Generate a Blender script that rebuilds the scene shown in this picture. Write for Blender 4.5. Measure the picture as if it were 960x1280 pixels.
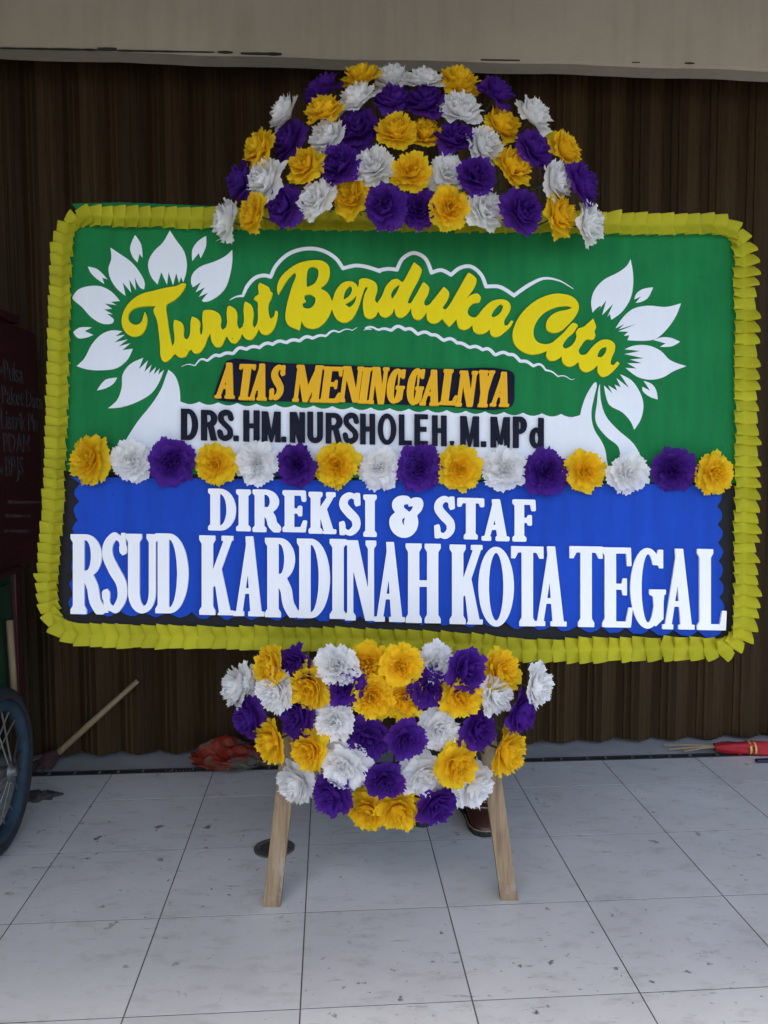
import bpy, bmesh, math, random
import numpy as np
from mathutils import Vector, Matrix
from mathutils import noise as mnoise
from mathutils.geometry import tessellate_polygon

rad = math.radians
scene = bpy.context.scene
COL = scene.collection
for _o in list(bpy.data.objects):
    bpy.data.objects.remove(_o)

# ------------------------------------------------------------------ camera
F_PX = 1025.44                      # focal length in pixels of the 960 x 1280 photograph
YAW, PITCH, ROLL = 0.0663, -0.0700, -0.0034
CAM = np.array([-0.3233, -2.2136, 1.2731])


def cam_axes():
    cy, sy, cp, sp = math.cos(YAW), math.sin(YAW), math.cos(PITCH), math.sin(PITCH)
    f = np.array([sy * cp, cy * cp, sp])
    r = np.array([cy, -sy, 0.0])
    u = np.cross(r, f)
    c, q = math.cos(ROLL), math.sin(ROLL)
    return c * r + q * u, -q * r + c * u, f


C_R, C_U, C_F = cam_axes()
cd = bpy.data.cameras.new('camera')
cd.sensor_fit = 'VERTICAL'
cd.sensor_height = 36.0
cd.lens = 36.0 * F_PX / 1280.0
cd.clip_start = 0.05
cd.clip_end = 2000.0
cam = bpy.data.objects.new('camera', cd)
COL.objects.link(cam)
mw = Matrix.Identity(4)
for i in range(3):
    mw[i][0], mw[i][1], mw[i][2], mw[i][3] = C_R[i], C_U[i], -C_F[i], CAM[i]
cam.matrix_world = mw
scene.camera = cam

# ------------------------------------------------------------------ light
SUN_EL, SUN_AZ = rad(58), rad(200)          # azimuth the light comes from, clockwise from +Y
world = bpy.data.worlds.new('World')
scene.world = world
world.use_nodes = True
wn = world.node_tree
bg = wn.nodes['Background']
sky = wn.nodes.new('ShaderNodeTexSky')
sky.sky_type = 'NISHITA'
sky.sun_disc = False
sky.sun_elevation = SUN_EL
sky.sun_rotation = SUN_AZ
sky.air_density = 1.0
sky.dust_density = 2.0
sky.ozone_density = 1.0
wn.links.new(sky.outputs[0], bg.inputs[0])
bg.inputs[1].default_value = 0.15
sd = bpy.data.lights.new('sun', 'SUN')
sd.energy = 1.2
sd.angle = rad(14)
sd.color = (1.0, 0.96, 0.90)
sun = bpy.data.objects.new('sun', sd)
COL.objects.link(sun)
to_sun = Vector((math.sin(SUN_AZ) * math.cos(SUN_EL), math.cos(SUN_AZ) * math.cos(SUN_EL), math.sin(SUN_EL)))
sun.rotation_euler = (-to_sun).to_track_quat('-Z', 'Y').to_euler()
sun.location = (0, -8, 9)
vs = scene.view_settings
vs.view_transform = 'Standard'
vs.look = 'None'
vs.exposure = 1.52
vs.gamma = 1.0
vs.use_curve_mapping = False

RNG = random.Random(7)


# ------------------------------------------------------------------ picture rays
def ray(px, py):
    return C_R * ((px - 480) / F_PX) - C_U * ((py - 640) / F_PX) + C_F


def hit(px, py, n, o):
    d = ray(px, py)
    n = np.asarray(n, float)
    return CAM + d * (((np.asarray(o, float) - CAM) @ n) / (d @ n))


def hit_floor(px, py, z=0.0):
    return hit(px, py, (0, 0, 1), (0, 0, z))


def hit_y(px, py, y):
    return hit(px, py, (0, 1, 0), (0, y, 0))


def hit_x(px, py, x):
    return hit(px, py, (1, 0, 0), (x, 0, 0))


# ------------------------------------------------------------------ materials
def mat(name):
    m = bpy.data.materials.new(name)
    m.use_nodes = True
    nt = m.node_tree
    return m, nt, nt.nodes['Principled BSDF']


def N(nt, kind, **kw):
    n = nt.nodes.new(kind)
    for k, v in kw.items():
        setattr(n, k, v)
    return n


def noise(nt, scale, detail=4.0, rough=0.55, coord='Object', stretch=None):
    tc = N(nt, 'ShaderNodeTexCoord')
    src = tc.outputs[coord]
    if coord == 'Position':
        pass
    if stretch:
        mp = N(nt, 'ShaderNodeMapping')
        mp.inputs['Scale'].default_value = stretch
        nt.links.new(src, mp.inputs[0])
        src = mp.outputs[0]
    n = N(nt, 'ShaderNodeTexNoise')
    n.inputs['Scale'].default_value = scale
    n.inputs['Detail'].default_value = detail
    n.inputs['Roughness'].default_value = rough
    nt.links.new(src, n.inputs['Vector'])
    return n


def ramp(nt, src, stops):
    r = N(nt, 'ShaderNodeValToRGB')
    els = r.color_ramp.elements
    while len(els) < len(stops):
        els.new(0.5)
    for e, (p, c) in zip(els, stops):
        e.position = p
        e.color = tuple(c) + (1.0,) if len(c) == 3 else c
    nt.links.new(src, r.inputs[0])
    return r


def lerp3(c, k):
    return tuple(max(0.0, min(1.0, x * k)) for x in c)


def simple(name, col, rough=0.6, vary=0.12, scale=6.0, bump=0.0, bscale=60.0, metal=0.0, spec=0.5, stretch=None, coord='Object'):
    m, nt, b = mat(name)
    n = noise(nt, scale, stretch=stretch, coord=coord)
    r = ramp(nt, n.outputs['Fac'], [(0.25, lerp3(col, 1 - vary)), (0.75, lerp3(col, 1 + vary))])
    nt.links.new(r.outputs[0], b.inputs['Base Color'])
    b.inputs['Roughness'].default_value = rough
    b.inputs['Metallic'].default_value = metal
    b.inputs['Specular IOR Level'].default_value = spec
    if bump:
        n2 = noise(nt, bscale, 3, stretch=stretch, coord=coord)
        bp = N(nt, 'ShaderNodeBump')
        bp.inputs['Strength'].default_value = bump
        bp.inputs['Distance'].default_value = 0.004
        nt.links.new(n2.outputs['Fac'], bp.inputs['Height'])
        nt.links.new(bp.outputs[0], b.inputs['Normal'])
    return m


def paper(name, col, trans=0.35, rough=0.75, vary=0.08, tcol=None):
    """thin paper: part of the light passes through"""
    m, nt, b = mat(name)
    oi = N(nt, 'ShaderNodeObjectInfo')
    n = noise(nt, 35.0, 3)
    mx = N(nt, 'ShaderNodeMath', operation='ADD')
    nt.links.new(oi.outputs['Random'], mx.inputs[0])
    nt.links.new(n.outputs['Fac'], mx.inputs[1])
    hf = N(nt, 'ShaderNodeMath', operation='MULTIPLY')
    nt.links.new(mx.outputs[0], hf.inputs[0])
    hf.inputs[1].default_value = 0.5
    r = ramp(nt, hf.outputs[0], [(0.15, lerp3(col, 1 - vary)), (0.85, lerp3(col, 1 + vary))])
    nt.links.new(r.outputs[0], b.inputs['Base Color'])
    b.inputs['Roughness'].default_value = rough
    b.inputs['Specular IOR Level'].default_value = 0.2
    fib = noise(nt, 240.0, 2)
    bp = N(nt, 'ShaderNodeBump')
    bp.inputs['Strength'].default_value = 0.35
    bp.inputs['Distance'].default_value = 0.001
    nt.links.new(fib.outputs['Fac'], bp.inputs['Height'])
    nt.links.new(bp.outputs[0], b.inputs['Normal'])
    tr = N(nt, 'ShaderNodeBsdfTranslucent')
    if tcol:
        tr.inputs[0].default_value = tuple(tcol) + (1,)
    else:
        nt.links.new(r.outputs[0], tr.inputs[0])
    ms = N(nt, 'ShaderNodeMixShader')
    ms.inputs[0].default_value = trans
    nt.links.new(b.outputs[0], ms.inputs[1])
    nt.links.new(tr.outputs[0], ms.inputs[2])
    nt.links.new(ms.outputs[0], nt.nodes['Material Output'].inputs[0])
    return m


def sprayed(name, col, vary=0.10, rough=0.8, scale=4.0):
    """spray-painted foam sheet: cloudy tone, faint vertical rubs, pin dirt"""
    m, nt, b = mat(name)
    n = noise(nt, scale, 6, 0.6)
    v = noise(nt, 9.0, 4, 0.6, stretch=(3.0, 1.0, 0.35))
    ad = N(nt, 'ShaderNodeMath', operation='ADD')
    nt.links.new(n.outputs['Fac'], ad.inputs[0])
    nt.links.new(v.outputs['Fac'], ad.inputs[1])
    hf = N(nt, 'ShaderNodeMath', operation='MULTIPLY')
    hf.inputs[1].default_value = 0.5
    nt.links.new(ad.outputs[0], hf.inputs[0])
    r = ramp(nt, hf.outputs[0], [(0.32, lerp3(col, 1 - vary)), (0.68, lerp3(col, 1 + vary))])
    sp = noise(nt, 55.0, 2)
    sr = ramp(nt, sp.outputs['Fac'], [(0.24, (0.62, 0.62, 0.62)), (0.30, (1, 1, 1))])
    mu = N(nt, 'ShaderNodeMix', data_type='RGBA', blend_type='MULTIPLY')
    mu.inputs['Factor'].default_value = 1.0
    nt.links.new(r.outputs[0], mu.inputs['A'])
    nt.links.new(sr.outputs[0], mu.inputs['B'])
    nt.links.new(mu.outputs['Result'], b.inputs['Base Color'])
    b.inputs['Roughness'].default_value = rough
    b.inputs['Specular IOR Level'].default_value = 0.08
    n2 = noise(nt, 130.0, 3)
    bp = N(nt, 'ShaderNodeBump')
    bp.inputs['Strength'].default_value = 0.25
    bp.inputs['Distance'].default_value = 0.002
    nt.links.new(n2.outputs['Fac'], bp.inputs['Height'])
    nt.links.new(bp.outputs[0], b.inputs['Normal'])
    return m


def tile_material():
    m, nt, b = mat('ceramic_tile')
    geo = N(nt, 'ShaderNodeNewGeometry')
    oi = N(nt, 'ShaderNodeObjectInfo')

    def pn(scale, detail, rough=0.55, stretch=None):
        src = geo.outputs['Position']
        if stretch:
            mp = N(nt, 'ShaderNodeMapping')
            mp.inputs['Scale'].default_value = stretch
            mp.inputs['Rotation'].default_value = (0, 0, 0.9)
            nt.links.new(src, mp.inputs[0])
            src = mp.outputs[0]
        n = N(nt, 'ShaderNodeTexNoise')
        n.inputs['Scale'].default_value = scale
        n.inputs['Detail'].default_value = detail
        n.inputs['Roughness'].default_value = rough
        nt.links.new(src, n.inputs['Vector'])
        return n.outputs['Fac']

    def mul(a, bb):
        x = N(nt, 'ShaderNodeMix', data_type='RGBA', blend_type='MULTIPLY')
        x.inputs['Factor'].default_value = 1.0
        nt.links.new(a, x.inputs['A'])
        nt.links.new(bb, x.inputs['B'])
        return x.outputs['Result']
    base = ramp(nt, pn(2.2, 6, 0.65), [(0.3, (0.60, 0.585, 0.56)), (0.7, (0.72, 0.705, 0.68))]).outputs[0]
    tint = ramp(nt, oi.outputs['Random'], [(0.0, (0.92, 0.92, 0.93)), (1.0, (1.0, 1.0, 1.0))]).outputs[0]
    smear = ramp(nt, pn(9.0, 5, 0.7, (1.0, 2.2, 1)), [(0.30, (0.80, 0.79, 0.78)), (0.48, (1, 1, 1))]).outputs[0]
    blot = ramp(nt, pn(17.0, 3, 0.6), [(0.30, (0.18, 0.16, 0.15)), (0.345, (1, 1, 1))]).outputs[0]
    speck = ramp(nt, pn(52.0, 2, 0.5), [(0.25, (0.13, 0.12, 0.11)), (0.28, (1, 1, 1))]).outputs[0]
    scuff = ramp(nt, pn(24.0, 4, 0.7, (0.35, 1.6, 1)), [(0.31, (0.50, 0.48, 0.47)), (0.37, (1, 1, 1))]).outputs[0]
    mask = ramp(nt, pn(1.4, 4, 0.6), [(0.40, (0.08, 0.08, 0.08)), (0.60, (1, 1, 1))]).outputs[0]
    dirt = mul(mul(blot, speck), scuff)
    dm = N(nt, 'ShaderNodeMix', data_type='RGBA')
    nt.links.new(mask, dm.inputs['Factor'])
    dm.inputs['A'].default_value = (1, 1, 1, 1)
    nt.links.new(dirt, dm.inputs['B'])
    c = mul(mul(mul(base, tint), smear), dm.outputs['Result'])
    nt.links.new(c, b.inputs['Base Color'])
    rr = ramp(nt, pn(5.0, 5, 0.6), [(0.3, (0.24, 0.24, 0.24)), (0.7, (0.46, 0.46, 0.46))])
    nt.links.new(rr.outputs[0], b.inputs['Roughness'])
    b.inputs['Specular IOR Level'].default_value = 0.4
    bp = N(nt, 'ShaderNodeBump')
    bp.inputs['Strength'].default_value = 0.08
    bp.inputs['Distance'].default_value = 0.004
    nt.links.new(pn(7.0, 3), bp.inputs['Height'])
    nt.links.new(bp.outputs[0], b.inputs['Normal'])
    return m


def wood_material():
    m, nt, b = mat('raw_wood')
    n = noise(nt, 14.0, 5, 0.6, stretch=(6.0, 6.0, 0.5))
    r = ramp(nt, n.outputs['Fac'], [(0.25, (0.11, 0.07, 0.038)), (0.50, (0.25, 0.17, 0.095)), (0.8, (0.36, 0.265, 0.16))])
    d = noise(nt, 9.0, 5, 0.7)
    dr = ramp(nt, d.outputs['Fac'], [(0.55, (0, 0, 0)), (0.68, (1, 1, 1))])
    mx = N(nt, 'ShaderNodeMix', data_type='RGBA')
    nt.links.new(dr.outputs[0], mx.inputs['Factor'])
    nt.links.new(r.outputs[0], mx.inputs['A'])
    mx.inputs['B'].default_value = (0.30, 0.27, 0.235, 1)
    nt.links.new(mx.outputs['Result'], b.inputs['Base Color'])
    b.inputs['Roughness'].default_value = 0.75
    bp = N(nt, 'ShaderNodeBump')
    bp.inputs['Strength'].default_value = 0.4
    bp.inputs['Distance'].default_value = 0.002
    nt.links.new(n.outputs['Fac'], bp.inputs['Height'])
    nt.links.new(bp.outputs[0], b.inputs['Normal'])
    return m


def shutter_material():
    m, nt, b = mat('brown_painted_steel')
    n = noise(nt, 5.0, 6, 0.65, stretch=(9.0, 9.0, 0.35))
    oi = N(nt, 'ShaderNodeObjectInfo')
    r = ramp(nt, n.outputs['Fac'], [(0.28, (0.030, 0.016, 0.006)), (0.55, (0.054, 0.031, 0.012)), (0.80, (0.080, 0.050, 0.022))])
    t = ramp(nt, oi.outputs['Random'], [(0.0, (0.7, 0.7, 0.7)), (1.0, (1.1, 1.1, 1.1))])
    mu = N(nt, 'ShaderNodeMix', data_type='RGBA', blend_type='MULTIPLY')
    mu.inputs['Factor'].default_value = 1.0
    nt.links.new(r.outputs[0], mu.inputs['A'])
    nt.links.new(t.outputs[0], mu.inputs['B'])
    nt.links.new(mu.outputs['Result'], b.inputs['Base Color'])
    b.inputs['Roughness'].default_value = 0.6
    b.inputs['Specular IOR Level'].default_value = 0.15
    return m


def plaster_material():
    m, nt, b = mat('painted_plaster')
    n = noise(nt, 2.0, 7, 0.65)
    r = ramp(nt, n.outputs['Fac'], [(0.3, (0.36, 0.315, 0.235)), (0.7, (0.42, 0.37, 0.285))])
    s = noise(nt, 3.0, 5, 0.6, stretch=(5.0, 5.0, 0.5))
    sr = ramp(nt, s.outputs['Fac'], [(0.33, (0.92, 0.91, 0.89)), (0.52, (1, 1, 1))])
    mu = N(nt, 'ShaderNodeMix', data_type='RGBA', blend_type='MULTIPLY')
    mu.inputs['Factor'].default_value = 1.0
    nt.links.new(r.outputs[0], mu.inputs['A'])
    nt.links.new(sr.outputs[0], mu.inputs['B'])
    nt.links.new(mu.outputs['Result'], b.inputs['Base Color'])
    b.inputs['Roughness'].default_value = 0.85
    n2 = noise(nt, 40.0, 4)
    bp = N(nt, 'ShaderNodeBump')
    bp.inputs['Strength'].default_value = 0.3
    bp.inputs['Distance'].default_value = 0.004
    nt.links.new(n2.outputs['Fac'], bp.inputs['Height'])
    nt.links.new(bp.outputs[0], b.inputs['Normal'])
    return m


M = {
    'tile': tile_material(),
    'grout': simple('grout', (0.10, 0.095, 0.09), 0.95, 0.25, 20),
    'concrete': simple('concrete', (0.36, 0.36, 0.36), 0.85, 0.18, 5, 0.3, 50),
    'ground': simple('street_paving', (0.30, 0.29, 0.28), 0.9, 0.2, 0.8, 0.3, 20),
    'shutter': shutter_material(),
    'dark_steel': simple('dark_steel', (0.035, 0.033, 0.032), 0.5, 0.3, 20, metal=0.5),
    'pale_metal': simple('pale_metal', (0.45, 0.45, 0.45), 0.45, 0.2, 20, metal=0.7),
    'plaster': plaster_material(),
    'canopy': simple('canopy_plaster', (0.34, 0.31, 0.27), 0.9, 0.12, 2),
    'interior': simple('dim_interior', (0.10, 0.09, 0.08), 0.9, 0.1, 2),
    'wood': wood_material(),
    'green': sprayed('green_foam', (0.012, 0.165, 0.050), 0.2),
    'blue': sprayed('blue_foam', (0.014, 0.060, 0.40), 0.2, scale=3.0),
    'black': simple('black_cloth', (0.010, 0.010, 0.014), 0.9, 0.3, 20),
    'navy': simple('navy_foam', (0.012, 0.013, 0.032), 0.9, 0.2, 14, spec=0.08),
    'white_paint': sprayed('white_paint', (0.72, 0.75, 0.80), 0.05),
    'white_foam': sprayed('white_foam', (0.82, 0.83, 0.86), 0.03),
    'yellow_foam': sprayed('yellow_foam', (0.74, 0.59, 0.012), 0.06),
    'orange_foam': sprayed('orange_yellow_foam', (0.74, 0.40, 0.022), 0.07),
    'black_foam': simple('black_foam', (0.013, 0.014, 0.026), 0.9, 0.25, 12, spec=0.1),
    'ruffle': paper('yellow_crepe', (0.62, 0.585, 0.032), 0.45, 0.65, 0.12),
    'petal_white': paper('white_tissue', (0.93, 0.925, 0.92), 0.42, 0.8, 0.02),
    'petal_yellow': paper('yellow_tissue', (0.95, 0.68, 0.022), 0.42, 0.75, 0.05, (0.97, 0.58, 0.014)),
    'petal_purple': paper('purple_tissue', (0.085, 0.022, 0.27), 0.38, 0.75, 0.14, (0.16, 0.02, 0.46)),
    'stem': simple('green_wire', (0.03, 0.05, 0.02), 0.8, 0.2, 20),
    'maroon': simple('maroon_paint', (0.060, 0.012, 0.016), 0.5, 0.2, 5),
    'cart_green': simple('green_paint', (0.012, 0.050, 0.022), 0.6, 0.25, 6),
    'sign_text': simple('faded_white_print', (0.075, 0.068, 0.072), 0.8, 0.3, 10),
    'rubber': simple('rubber', (0.022, 0.023, 0.025), 0.8, 0.3, 15),
    'rim_blue': simple('worn_blue_paint', (0.022, 0.048, 0.070), 0.7, 0.5, 14),
    'spoke': simple('spoke_metal', (0.16, 0.16, 0.15), 0.45, 0.3, 20, metal=0.6),
    'broom_wood': simple('bamboo', (0.32, 0.23, 0.13), 0.7, 0.25, 12, stretch=(4, 4, 0.6)),
    'bristle': simple('bristle', (0.05, 0.02, 0.022), 0.9, 0.4, 30),
    'red_cloth': simple('red_cloth', (0.34, 0.010, 0.016), 0.75, 0.4, 14, 0.3, 60),
    'gold': simple('gold_band', (0.62, 0.42, 0.10), 0.45, 0.15, 14),
    'rag': simple('dark_rag', (0.050, 0.046, 0.044), 0.95, 0.4, 20, 0.5, 40),
    'dark_blue': simple('dark_blue_plastic', (0.012, 0.015, 0.045), 0.5, 0.2, 14),
    'iron': simple('drain_iron', (0.13, 0.125, 0.12), 0.55, 0.35, 30, metal=0.4),
    'trouser': simple('black_trouser_cloth', (0.010, 0.010, 0.012), 0.9, 0.3, 30, 0.4, 90),
    'shirt': simple('dark_shirt_cloth', (0.030, 0.032, 0.042), 0.9, 0.25, 30, 0.4, 90),
    'skin': simple('skin', (0.36, 0.20, 0.12), 0.55, 0.08, 10),
    'hair': simple('black_hair', (0.010, 0.009, 0.008), 0.55, 0.3, 60),
    'leather': simple('brown_leather', (0.050, 0.018, 0.013), 0.38, 0.35, 20, 0.4, 70),
    'stitch': simple('pale_stitch', (0.34, 0.22, 0.14), 0.7, 0.2, 20),
    'sole': simple('shoe_sole', (0.018, 0.015, 0.014), 0.8, 0.2, 20),
}


def bag_material():
    m, nt, b = mat('red_plastic_film')
    n = noise(nt, 9.0, 3)
    r = ramp(nt, n.outputs['Fac'], [(0.38, (0.24, 0.022, 0.014)), (0.50, (0.30, 0.055, 0.03)), (0.60, (0.13, 0.12, 0.10))])
    nt.links.new(r.outputs[0], b.inputs['Base Color'])
    b.inputs['Roughness'].default_value = 0.18
    b.inputs['Transmission Weight'].default_value = 0.35
    b.inputs['IOR'].default_value = 1.2
    return m


M['bag'] = bag_material()


# ------------------------------------------------------------------ object helpers
def link(name, me, m=None, parent=None):
    o = bpy.data.objects.new(name, me)
    COL.objects.link(o)
    if m is not None and me is not None and not me.materials:
        me.materials.append(m)
    if parent is not None:
        o.parent = parent
    return o


def empty(name, loc=(0, 0, 0)):
    o = bpy.data.objects.new(name, None)
    o.empty_display_size = 0.1
    o.location = loc
    COL.objects.link(o)
    return o


def tag(o, label=None, cat=None, group=None, kind=None):
    if label:
        o['label'] = label
    if cat:
        o['category'] = cat
    if group:
        o['group'] = group
    if kind:
        o['kind'] = kind
    return o


def mesh(name, verts, faces, smooth=False):
    me = bpy.data.meshes.new(name)
    me.from_pydata([tuple(map(float, v)) for v in verts], [], faces)
    me.update()
    if smooth:
        me.polygons.foreach_set('use_smooth', [True] * len(me.polygons))
    return me


class MB:
    """collects shapes, builds ONE mesh object"""

    def __init__(self):
        self.v, self.f = [], []

    def add(self, vs, fs):
        k = len(self.v)
        self.v += [tuple(map(float, v)) for v in vs]
        self.f += [tuple(i + k for i in f) for f in fs]

    def box(self, lo, hi, mtx=None):
        x0, y0, z0 = lo
        x1, y1, z1 = hi
        vs = [Vector(p) for p in ((x0, y0, z0), (x1, y0, z0), (x1, y1, z0), (x0, y1, z0), (x0, y0, z1), (x1, y0, z1), (x1, y1, z1), (x0, y1, z1))]
        if mtx:
            vs = [mtx @ v for v in vs]
        self.add(vs, [(0, 3, 2, 1), (4, 5, 6, 7), (0, 1, 5, 4), (1, 2, 6, 5), (2, 3, 7, 6), (3, 0, 4, 7)])

    def bar(self, a, b, wx, wy, ref=(0, 1, 0), b2=None):
        """a square bar from a to b; wy is along ref"""
        a, b = Vector(a), Vector(b)
        d = (b - a).normalized()
        s = d.cross(Vector(ref)).normalized()
        t = s.cross(d).normalized()
        vs = []
        for p in (a, b):
            for i, j in ((-1, -1), (1, -1), (1, 1), (-1, 1)):
                vs.append(p + s * (wx / 2 * i) + t * (wy / 2 * j))
        self.add(vs, [(3, 2, 1, 0), (4, 5, 6, 7), (0, 1, 5, 4), (1, 2, 6, 5), (2, 3, 7, 6), (3, 0, 4, 7)])

    def tube(self, pts, r, n=8, caps=True):
        pts = [Vector(p) for p in pts]
        rs = r if isinstance(r, (list, tuple)) else [r] * len(pts)
        vs, fs = [], []
        ref = Vector((0.13, 0.31, 0.94))
        for i, p in enumerate(pts):
            d = (pts[min(i + 1, len(pts) - 1)] - pts[max(i - 1, 0)]).normalized()
            s = d.cross(ref)
            if s.length < 1e-3:
                s = d.cross(Vector((1, 0, 0)))
            s.normalize()
            t = d.cross(s)
            for k in range(n):
                a = 2 * math.pi * k / n
                vs.append(p + (s * math.cos(a) + t * math.sin(a)) * rs[i])
        for i in range(len(pts) - 1):
            for k in range(n):
                a, b = i * n + k, i * n + (k + 1) % n
                fs.append((a, b, b + n, a + n))
        if caps:
            fs.append(tuple(range(n - 1, -1, -1)))
            fs.append(tuple((len(pts) - 1) * n + k for k in range(n)))
        self.add(vs, fs)

    def lathe(self, prof, n=32, mtx=None):
        """profile (r, z) turned about Z"""
        vs, fs = [], []
        for r, z in prof:
            for k in range(n):
                a = 2 * math.pi * k / n
                v = Vector((r * math.cos(a), r * math.sin(a), z))
                vs.append(mtx @ v if mtx else v)
        for i in range(len(prof) - 1):
            for k in range(n):
                a, b = i * n + k, i * n + (k + 1) % n
                fs.append((a, b, b + n, a + n))
        self.add(vs, fs)

    def build(self, name, m, parent=None, smooth=False, bevel=0.0):
        me = mesh(name, self.v, self.f, smooth)
        if bevel:
            bm = bmesh.new()
            bm.from_mesh(me)
            bmesh.ops.bevel(bm, geom=list(bm.edges), offset=bevel, segments=2, affect='EDGES', profile=0.6)
            bm.to_mesh(me)
            bm.free()
        return link(name, me, m, parent)


# ================================================================== THE SETTING
# ground outside, tiled porch floor
g = MB()
g.box((-60, -120, -0.40), (60, -3.21, -0.10))
o = g.build('ground', M['ground'])
tag(o, kind='structure')

TRACK_Y0, TRACK_Y1 = 1.055, 1.095
g = MB()
g.box((-3.2, -3.2, -0.12), (3.6, TRACK_Y0, -0.0006))
floor = g.build('floor', M['grout'])
tag(floor, kind='structure')


def tile_mesh(name, sx, sy):
    b = bmesh.new()
    bmesh.ops.create_cube(b, size=1.0)
    for v in b.verts:
        v.co = Vector((v.co.x * sx, v.co.y * sy, v.co.z * 0.010 - 0.005))
    me = bpy.data.meshes.new(name)
    b.to_mesh(me)
    b.free()
    me.materials.append(M['tile'])
    return me


GAP = 0.0037
tile_full = tile_mesh('tile', 0.4 - GAP, 0.4 - GAP)
cut = TRACK_Y0 - 0.8
tile_cut = tile_mesh('tile', 0.4 - GAP, cut - GAP)
for i in range(-8, 9):
    for j in range(-8, 3):
        me = tile_full if j < 2 else tile_cut
        yc = j * 0.4 + 0.2 if j < 2 else 0.8 + cut / 2
        t = link('tile', me, parent=floor)
        t.location = (i * 0.4 + 0.2, yc, RNG.uniform(-0.0001, 0.0002))
        t.rotation_euler = (RNG.uniform(-.0003, .0003), RNG.uniform(-.0003, .0003), 0)

g = MB()
g.box((-3.2, TRACK_Y1, -0.12), (3.6, 1.62, 0.0))
o = g.build('threshold', M['concrete'])
tag(o, kind='structure')

# ------------------------------------------------------------------ building: lintel, canopy, piers
bld = empty('shop_building', (0, 1.5, 0))
tag(bld, 'beige plastered shop front above the brown folding shutter, with a canopy', 'building')


def bpart(name, lo, hi, m, bevel=0.0):
    p = MB()
    p.box((lo[0], lo[1] - 1.5, lo[2]), (hi[0], hi[1] - 1.5, hi[2]))
    return p.build(name, m, bld, bevel=bevel)


LZ = 2.766
# lintel: a slab whose lower edge is uneven, chipped plaster
lv, lf = [], []
xs = np.linspace(-3.2, 3.6, 137)
for k, x in enumerate(xs):
    dz = 0.002 * math.sin(x * 3.1) + 0.002 * math.sin(x * 11 + 1) + RNG.uniform(-0.0008, 0.0008)
    for (y, z) in ((1.0, 3.085), (1.0, LZ + 0.012 + dz), (1.007, LZ + 0.002 + dz), (1.075, LZ - 0.006 + dz), (1.085, 3.085)):
        lv.append((x, y - 1.5, z))
for k in range(len(xs) - 1):
    a = k * 5
    for q in range(4):
        lf.append((a + q, a + q + 1, a + q + 6, a + q + 5))
link('lintel_wall', mesh('lintel_wall', lv, lf), M['plaster'], bld)
# thin dark chips along the lower lip of the plaster
for (x0, x1, y0, y1) in ((0, 0, 0, 0),):
    pass
for (a, b, yy, hh) in ((0, 122, 60.0, 2.2), (122, 146, 61.0, 5.5), (147, 268, 63.0, 1.8), (272, 291, 65.0, 3.0), (301, 352, 66.5, 3.6), (601, 650, 74.5, 2.2), (790, 800, 78.0, 1.6), (856, 868, 79.0, 2.4)):
    p0 = hit_y(a, yy, 0.9985)
    p1 = hit_y(b, yy + (b - a) * 0.018, 0.9985)
    h = hh / F_PX * 3.2
    c = MB()
    nseg = max(2, int((b - a) / 10))
    vs_, fs_ = [], []
    for s in range(nseg + 1):
        q = p0 + (p1 - p0) * s / nseg
        up = h * (0.5 + 0.5 * RNG.random()) if 0 < s < nseg else h * .5
        for (yo, zo) in ((-0.0015, up / 2), (-0.0015, -up / 2), (0.004, -up / 2), (0.004, up / 2)):
            vs_.append((q[0], q[1] + yo - 1.5, q[2] + zo))
    for s in range(nseg):
        k = s * 4
        for u in range(4):
            fs_.append((k + u, k + (u + 1) % 4, k + 4 + (u + 1) % 4, k + 4 + u))
    fs_ += [(0, 3, 2, 1), tuple(nseg * 4 + u for u in range(4))]
    c.add(vs_, fs_)
    c.build('chip', M['dark_steel'], bld)
CAN_Y = -2.55
bpart('canopy', (-3.4, CAN_Y, 3.085), (3.8, 1.62, 3.28), M['canopy'])
bpart('pier', (-3.6, 1.0, -0.1), (-3.2, 1.62, 3.085), M['plaster'])
bpart('pier', (3.6, 1.0, -0.1), (4.0, 1.62, 3.085), M['plaster'])
bpart('back_wall', (-3.2, 1.56, 0.0), (3.6, 1.62, 3.085), M['interior'])
bpart('added_side_wall', (-2.55, -2.6, -0.1), (-2.40, 1.0, 3.085), M['plaster'])  # unseen wall, added to keep daylight off the left end of the shutter
bpart('upper_wall', (-3.6, 1.0, 3.28), (4.0, 1.62, 5.2), M['plaster'])

# ------------------------------------------------------------------ folding shutter
sh = empty('folding_shutter', (0, 1.27, 0))
tag(sh, 'brown steel folding shutter of upright zigzag leaves closing the shop front', 'shutter')
PER = 0.166
YF, YB = 1.225 - 1.27, 1.280 - 1.27


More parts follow.
